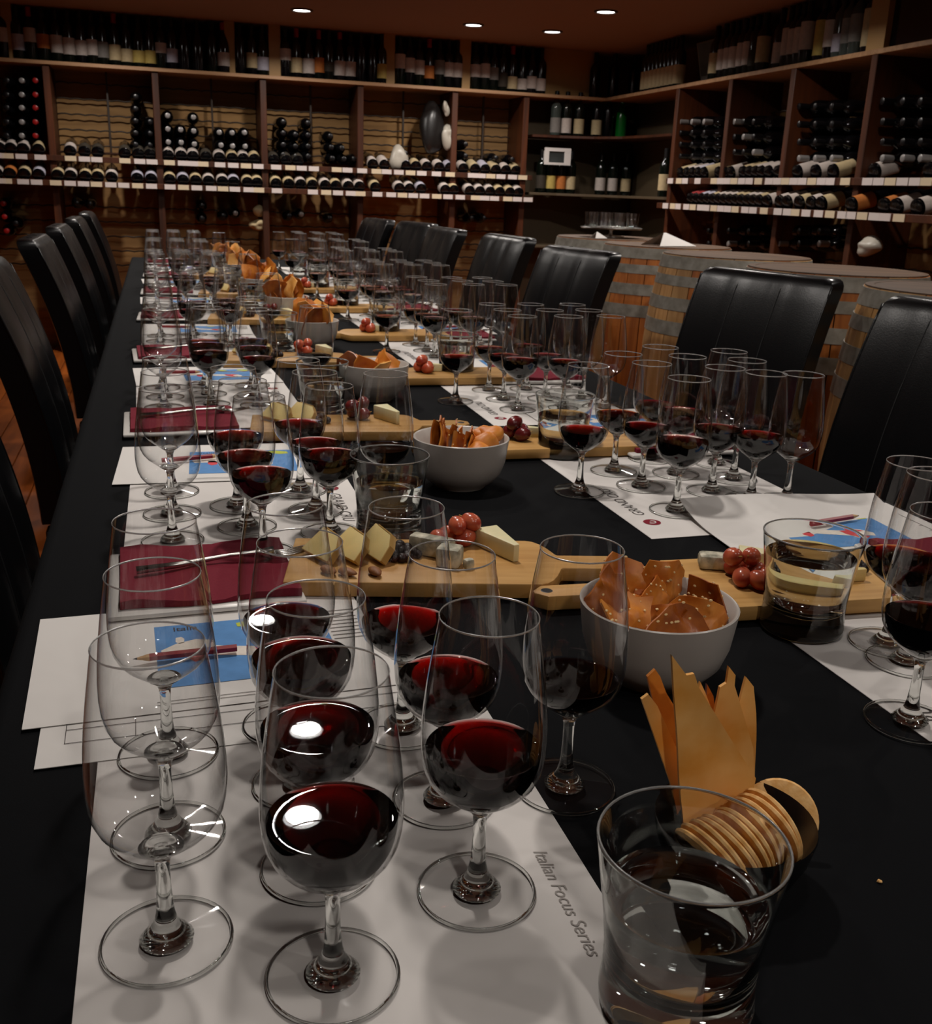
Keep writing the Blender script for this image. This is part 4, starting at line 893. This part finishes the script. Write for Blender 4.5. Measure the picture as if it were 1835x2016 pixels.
# bowls of lavosh
bowl_p = [(0, 0.0), (0.036, 0.0), (0.038, 0.003), (0.048, 0.010), (0.058, 0.022), (0.0635, 0.038), (0.0665, 0.060), (0.0680, 0.0705), (0.0668, 0.0715), (0.0645, 0.070), (0.0605, 0.040), (0.054, 0.025), (0.042, 0.013), (0, 0.009)]
cb_me = MB().lathe(bowl_p, 56).mesh('snack_bowl', 'bowlw', True, angle=0.9)
BOWLS = [(0.396, 0.718), (0.394, 1.325), (0.395, 1.945), (0.368, 2.62), (0.372, 3.20), (0.345, 3.82), (0.34, 4.45), (0.30, 5.05)]
for k, (x, y) in enumerate(BOWLS):
    tag(obj('snack_bowl', cb_me, None, (x, y, T+0.0005)), 'greyish white bowl of lavosh on the black cloth, %s from the camera' % nth(k), 'bowl', 'bowls of crackers')
def shard(label, outline, th, mat, mtx, wave=0.003, seed=0, grp='lavosh pieces', seeds=0, div=3, blister=0, bend=0.0):
    rnd = random.Random(seed); bm = bmesh.new()
    vs = [bm.verts.new((x, 0, z)) for x, z in outline]; f = bm.faces.new(vs)
    r = bmesh.ops.triangulate(bm, faces=[f]); 
    for _ in range(div):
        es = [e for e in bm.edges if e.calc_length() > 0.007]
        if not es: break
        bmesh.ops.subdivide_edges(bm, edges=es, cuts=1, use_grid_fill=False); bmesh.ops.triangulate(bm, faces=bm.faces[:])
    a, b, c_ = rnd.uniform(0, 6), rnd.uniform(0, 6), rnd.uniform(0, 6)
    bl = [(rnd.choice(outline), rnd.uniform(0.1, 0.9), rnd.uniform(0.004, 0.008)) for _ in range(blister)]
    cx = sum(p[0] for p in outline)/len(outline); cz = sum(p[1] for p in outline)/len(outline)
    for v in bm.verts:
        x, z = v.co.x, v.co.z
        v.co.y = bend*x*x-0.4*bend*(z-cz)**2*(1 if seed % 2 else -1) + wave*(math.sin(x*60+a)+math.sin(z*55+b)+0.6*math.sin((x+z)*110+c_))
        for (ox, oz), t, rr_ in bl:
            d = math.hypot(x-(cx+(ox-cx)*t), z-(cz+(oz-cz)*t))
            if d < rr_: v.co.y -= 0.003*math.cos(d/rr_*PI/2)
    geo = bmesh.ops.solidify(bm, geom=bm.faces[:], thickness=th)
    bmesh.ops.recalc_face_normals(bm, faces=bm.faces)
    me = bpy.data.meshes.new('lavosh'); bm.to_mesh(me); bm.free(); me.materials.append(M[mat])
    me.polygons.foreach_set('use_smooth', [True]*len(me.polygons)); me.set_sharp_from_angle(angle=0.9)
    o = bpy.data.objects.new('lavosh', me); COL.objects.link(o); o.matrix_world = mtx
    tag(o, label, 'cracker', grp)
    if seeds:
        mb = MB()
        for _ in range(seeds):
            v = rnd.choice(me.vertices).co
            mb.sphere((v.x*0.96, v.y, v.z), 0.0012, 5, 4, sc=(1.5, 0.7, 1))
        s_ = obj('sesame_seeds', mb.mesh('sesame_seeds', 'sesame'), o); s_['kind'] = 'stuff'
    return o
def rand_outline(rnd, w, h, n=9):
    pts = []
    for i in range(n):
        a = 2*PI*i/n+rnd.uniform(-0.2, 0.2); q = rnd.uniform(0.72, 1.12); pts.append((w/2*q*math.cos(a), h/2+h/2*q*math.sin(a)))
    return pts
def mt(loc, rz=0.0, rx=0.0, ry=0.0): return Matrix.Translation(loc) @ Euler((rx, ry, rz)).to_matrix().to_4x4()
# nearest bowl: curled broad pieces with sesame
b0 = BOWLS[0]; rnd = random.Random(11)
S0 = [(-0.030, 0.010, 0.056, 0.060, 0.056, 0.35, -0.20, -0.15, 'lavosh_dark', 12), (-0.016, 0.036, 0.056, 0.075, 0.056, 0.1, -0.25, 0.1, 'lavosh', -11), (0.012, 0.034, 0.054, 0.050, 0.055, -0.3, -0.15, 0.25, 'lavosh', 14),
      (-0.022, -0.010, 0.054, 0.062, 0.048, 0.45, -0.85, 0.0, 'lavosh', -10), (0.006, -0.030, 0.046, 0.070, 0.046, -0.05, -0.22, 0.05, 'lavosh_dark', -13), (0.030, -0.016, 0.050, 0.052, 0.044, -0.45, -0.25, -0.1, 'lavosh', 15),
      (0.006, 0.006, 0.054, 0.090, 0.050, 0.15, -1.05, 0.12, 'lavosh', 11), (0.036, 0.006, 0.054, 0.050, 0.048, -1.1, -0.15, 0.2, 'lavosh_dark', 12), (-0.006, -0.012, 0.056, 0.060, 0.034, -0.5, -0.85, -0.2, 'lavosh_dark', -16), (0.026, 0.016, 0.058, 0.056, 0.040, 0.9, -0.7, 0.15, 'lavosh', 17)]
WHERE = ['far left', 'back left', 'back right', 'front left', 'front middle', 'front right', 'broad top', 'far right', 'small top left', 'small top right']
for i, (dx, dy, dz, w, h, rz, rx, ry, ma, bd) in enumerate(S0):
    shard('curled lavosh piece with sesame, %s of the nearest bowl' % WHERE[i], rand_outline(random.Random(i+3), w, h, 12), 0.0022, ma, mt((b0[0]+dx, b0[1]+dy, T+dz-0.012), rz, rx, ry), 0.0042, i, 'lavosh in the nearest bowl', 26, 4, 6, bd)
# second bowl: upright jagged shards and knobbly lumps
b1 = BOWLS[1]
for i in range(6):
    rr_ = random.Random(40+i); h = 0.078-0.004*i+rr_.uniform(-0.006, 0.004)
    ol = [(-0.022, 0), (0.02, 0), (0.026, h*0.4), (0.021, h*0.75), (0.010, h*0.8), (0.004, h), (-0.006, h*0.86), (-0.017, h*0.93), (-0.024, h*0.5)]
    shard('upright wavy lavosh shard, %s from the left in the second bowl' % nth(i), ol, 0.002, 'lavosh' if i % 2 else 'lavosh_dark', mt((b1[0]-0.038+0.0115*i, b1[1]-0.004, T+0.026), 0.95, 0.0, 0.15-0.02*i), 0.0028, 50+i, 'lavosh in the second bowl', 12, 3, 3)
for i, (dx, dy, dz, s_) in enumerate(((0.030, -0.008, 0.062, 0.020), (0.046, 0.004, 0.070, 0.018), (0.038, 0.018, 0.066, 0.018), (0.018, -0.026, 0.052, 0.022))):
    lump('crouton', 'knobbly toasted piece, %s of four at the right of the second bowl' % nth(i), 'cracker', (b1[0]+dx, b1[1]+dy, T+dz), (s_, s_*0.8, s_*0.75), 'lavosh', 60+i, 0.35)['group'] = 'toasted pieces in the second bowl'
for k in range(2, 8):
    bx_, by_ = BOWLS[k]; n = 7 if k < 3 else 9
    for i in range(n):
        r_ = random.Random(100*k+i); a = 2*PI*i/n+r_.uniform(-0.3, 0.3); q = 0.030 if i < n-1 else 0.0
        shard('lavosh piece, %s of %s in the bowl %s from the camera' % (nth(i), 'seven' if n == 7 else 'nine', nth(k)), rand_outline(r_, r_.uniform(0.05, 0.07)+(0.018 if k >= 3 else 0), r_.uniform(0.045, 0.075)+(0.028 if k >= 3 else 0)), 0.0022, ['lavosh', 'lavosh_dark', 'lavosh', 'lavosh_pale'][(i+k) % 4],
              mt((bx_+q*math.cos(a), by_+q*math.sin(a), T+(0.040 if k < 5 else 0.046)), a+r_.uniform(-0.6, 0.6), r_.uniform(-0.6, 0.1), r_.uniform(-0.3, 0.3)), 0.003, i+k*10, 'lavosh in the far bowls', 0, 3, 0, r_.choice((-9, 9, 12)))
# black dish with tall pale lavosh and round crackers
q = on(1446, 1612, 0.040); DX, DY = q.x, q.y
tag(obj('black_bowl', MB().lathe([(0, 0.0), (0.030, 0.0), (0.032, 0.002), (0.040, 0.010), (0.0465, 0.025), (0.0495, 0.039), (0.0490, 0.0405), (0.0480, 0.039), (0.044, 0.025), (0.038, 0.012), (0.030, 0.006), (0, 0.005)], 48).mesh('black_bowl', 'black_dish', True, angle=0.9), None, (DX, DY, T+0.0005)), 'small black bowl holding tall lavosh shards and round crackers', 'bowl')
def px_shard(label, pts, y, mat, lean=0.0, seed=0, th=0.0022):
    q = [aty(u, v, y) for u, v in pts]; cx = sum(a.x for a in q)/len(q); z0 = min(a.z for a in q)
    return shard(label, [(a.x-cx, a.z-z0) for a in q], th, mat, mt((cx, y, z0), 0.0, lean), 0.0008, seed, 'tall lavosh in the black bowl', 0, 3, 0)
px_shard('broad front lavosh shard with a long diagonal right edge in the black bowl', [(1318, 1286), (1347, 1325), (1362, 1322), (1372, 1350), (1486, 1530), (1470, 1600), (1345, 1660), (1338, 1560), (1330, 1450), (1322, 1350)], 0.470, 'lavosh_pale', 0.0, 1)
px_shard('short leftmost lavosh shard in the black bowl', [(1259, 1372), (1272, 1362), (1290, 1385), (1330, 1470), (1350, 1560), (1330, 1600), (1318, 1540)], 0.484, 'lavosh_pale', 0.0, 2)
px_shard('dark narrow lavosh shard second from the left in the black bowl', [(1272, 1330), (1288, 1316), (1298, 1330), (1310, 1362), (1345, 1420), (1365, 1560), (1335, 1590), (1300, 1440)], 0.496, 'lavosh', 0.0, 3)
px_shard('slim pointed lavosh shard behind the front one in the black bowl', [(1376, 1340), (1385, 1360), (1398, 1395), (1440, 1500), (1420, 1590), (1370, 1590), (1350, 1420)], 0.506, 'lavosh_pale', 0.0, 4)
px_shard('dark pointed lavosh shard in the middle of the black bowl', [(1390, 1345), (1402, 1368), (1406, 1400), (1440, 1480), (1440, 1580), (1400, 1580), (1384, 1420)], 0.514, 'lavosh_dark', 0.0, 5)
px_shard('tall pointed lavosh shard right of centre in the black bowl', [(1430, 1308), (1443, 1325), (1441, 1345), (1452, 1380), (1480, 1470), (1484, 1560), (1420, 1590), (1400, 1420), (1412, 1348), (1425, 1340)], 0.500, 'lavosh_pale', 0.0, 6)
px_shard('rightmost straight edged lavosh shard in the black bowl', [(1468, 1332), (1482, 1350), (1485, 1400), (1485, 1540), (1470, 1590), (1440, 1570), (1446, 1400)], 0.508, 'lavosh_pale', 0.0, 7)
cr_me = MB().lathe([(0, -0.0018), (0.022, -0.0020), (0.0245, -0.0012), (0.0250, 0.0004), (0.0237, 0.0018), (0.012, 0.0024), (0, 0.0022)], 36).mesh('round_cracker', 'cracker', True, angle=0.7)
c0 = aty(1534, 1610, DY+0.016)
tag(obj('round_cracker', cr_me, None, c0, Euler((PI/2-0.60, 0, -0.42))), 'large round cracker standing upright at the back of the black bowl', 'cracker', 'round crackers')
NC = 11
ax = Vector((0.84, 0.22, 0.38)).normalized(); st = on(1392, 1696, 0.031); sh = Vector((0.0, 0.35, 0.9)); sh = (sh-ax*sh.dot(ax)).normalized()
for i in range(NC):
    p = st+Vector((0.0046, 0.0006, 0.0012))*i+sh*(0.0010*math.sin(i*0.9))+Vector((0.0008*math.sin(i*2.9), 0.0008*math.sin(i*2.1), 0))
    q2 = Vector((ax.x+0.04*math.sin(i*1.3), ax.y+0.03*math.sin(i*2.3), ax.z+0.18-0.03*i+0.03*math.sin(i*2.2))).to_track_quat('Z', 'Y')
    tag(obj('round_cracker', cr_me, None, p, q2.to_euler()), 'round cracker, %s from the bottom of the leaning stack in the black bowl' % nth(i), 'cracker', 'round crackers')
q = on(1731, 1738); lump('crumb', 'tiny pale crumb on the black cloth at the right', 'crumb', (q.x, q.y, T+0.001), (0.0016, 0.0012, 0.001), 'cracker', 70)

# ================================================================== CHAIRS
def chair_proto():
    c = thing('dining_chair', 'x', 'chair', (0, 0, 0), group='black leather dining chairs')
    # local: sitter faces +x; back at x<0 ; origin on the floor below the foot of the back
    H0, H1, wd, th = 0.40, 0.942, 0.45, 0.075
    n, mcount = 14, 18; vs = []; fs = []
    def bx(z): t = (z-H0)/(H1-H0); return -0.115*t*t-0.02*t
    def ring(z, inset):
        r = []
        for j in range(mcount+1):
            y = (wd/2-inset)*(2*j/mcount-1); yy = y/(wd/2)
            gro = 0.004*sum(math.exp(-((yy-g)/0.05)**2) for g in (-0.33, 0.33))
            rnd_ = 0.010*abs(yy)**6
            r.append((bx(z)+th/2-inset*0.6-gro-rnd_, y, z))
        for j in range(mcount, -1, -1):
            y = (wd/2-inset)*(2*j/mcount-1); yy = y/(wd/2)
            r.append((bx(z)-th/2+inset*0.6+0.010*abs(yy)**6, y, z))
        return r
    levels = [(H0+(H1-0.03-H0)*i/(n-1), 0.0) for i in range(n)]+[(H1-0.018, 0.003), (H1-0.008, 0.009), (H1-0.002, 0.018), (H1, 0.028)]
    K = 2*(mcount+1)
    for z, ins in levels: vs += ring(z, ins)
    for L in range(len(levels)-1):
        for j in range(K): fs.append((L*K+j, L*K+(j+1) % K, (L+1)*K+(j+1) % K, (L+1)*K+j))
    top = (len(levels)-1)*K
    for j in range(mcount): fs.append((top+j, top+j+1, top+K-2-j, top+K-1-j))
    for j in range(mcount): fs.append((j+1, j, K-1-j, K-2-j))
    bk = obj('backrest', MB().add(vs, fs).mesh('backrest', 'leather', True, angle=0.9), c)
    for g in (-0.33, 0.33):
        pts = [(bx(z)+th/2-0.0035-(0 if z < H1-0.03 else 0.006), g*wd/2, z) for z in [H0+(H1-0.012-H0)*i/16 for i in range(17)]]
        pts2 = pts+[(bx(H1)+th/2-0.03, g*wd/2, H1+0.0005), (bx(H1)-th/2+0.03, g*wd/2, H1+0.0005)]
        obj('seam', MB().tube(pts2, 0.0014, 5).mesh('seam', 'seam'), bk)
    for sy in (-1, 1):
        pts = [(bx(z)+th/2-0.010, sy*(wd/2-0.001), z) for z in [H0+(H1-0.02-H0)*i/14 for i in range(15)]]
        obj('piping', MB().tube(pts, 0.003, 6).mesh('piping', 'leather', True), bk)
    obj('seat', MB().box((0.225, 0, 0.43), (0.46, 0.455, 0.12)).mesh('seat', 'leather', bevel=0.02, bseg=4, smooth=True, angle=0.9), c)
    lm = MB().add([(-0.02, -0.02, 0.0), (0.02, -0.02, 0), (0.02, 0.02, 0), (-0.02, 0.02, 0), (-0.024, -0.024, 0.38), (0.024, -0.024, 0.38), (0.024, 0.024, 0.38), (-0.024, 0.024, 0.38)], [(3, 2, 1, 0), (4, 5, 6, 7), (0, 1, 5, 4), (1, 2, 6, 5), (2, 3, 7, 6), (3, 0, 4, 7)]).mesh('leg', 'legwood', bevel=0.003, bseg=1)
    for lx, ly in ((0.42, 0.19), (0.42, -0.19), (0.0, 0.19), (0.0, -0.19)): obj('leg', lm, c, (lx, ly, 0.0))
    return c
ch0 = chair_proto()
CH = [(1.475, 1.69, PI+0.13, 'black leather chair at the right edge, nearest of the right row'), (1.518, 2.487, PI+0.34, 'broad black leather chair in front of the pale barrel, second of the right row'),
      (1.365, 3.53, PI+0.19, 'black leather chair in front of the orange barrel, third of the right row'), (1.403, 4.48, PI+0.13, 'black leather chair, fourth of the right row'),
      (1.31, 5.21, PI+0.08, 'black leather chair, fifth of the right row'), (1.345, 5.98, PI+0.2, 'black leather chair, sixth of the right row'), (1.21, 6.47, PI+0.15, 'black leather chair, furthest of the right row'),
      (-0.25, 1.55, 0.0, 'black leather chair at the left edge beside the nearest place, almost out of frame'), (-0.25, 2.48, 0.0, 'black leather chair nearest on the left side, mostly outside the frame'), (-0.25, 3.55, 0.0, 'black leather chair, second of the left row'), (-0.25, 4.40, 0.0, 'black leather chair, third of the left row'),
      (-0.25, 5.30, 0.0, 'black leather chair, fourth of the left row'), (-0.25, 6.20, 0.0, 'black leather chair, fifth of the left row')]
for i, (x, y, rz, lb) in enumerate(CH):
    if i == 0: ch0.location = (x, y, 0.013); ch0.rotation_euler = (0, 0, rz); ch0['label'] = lb
    else: dup(ch0, (x, y, 0.013), (0, 0, rz), lb)
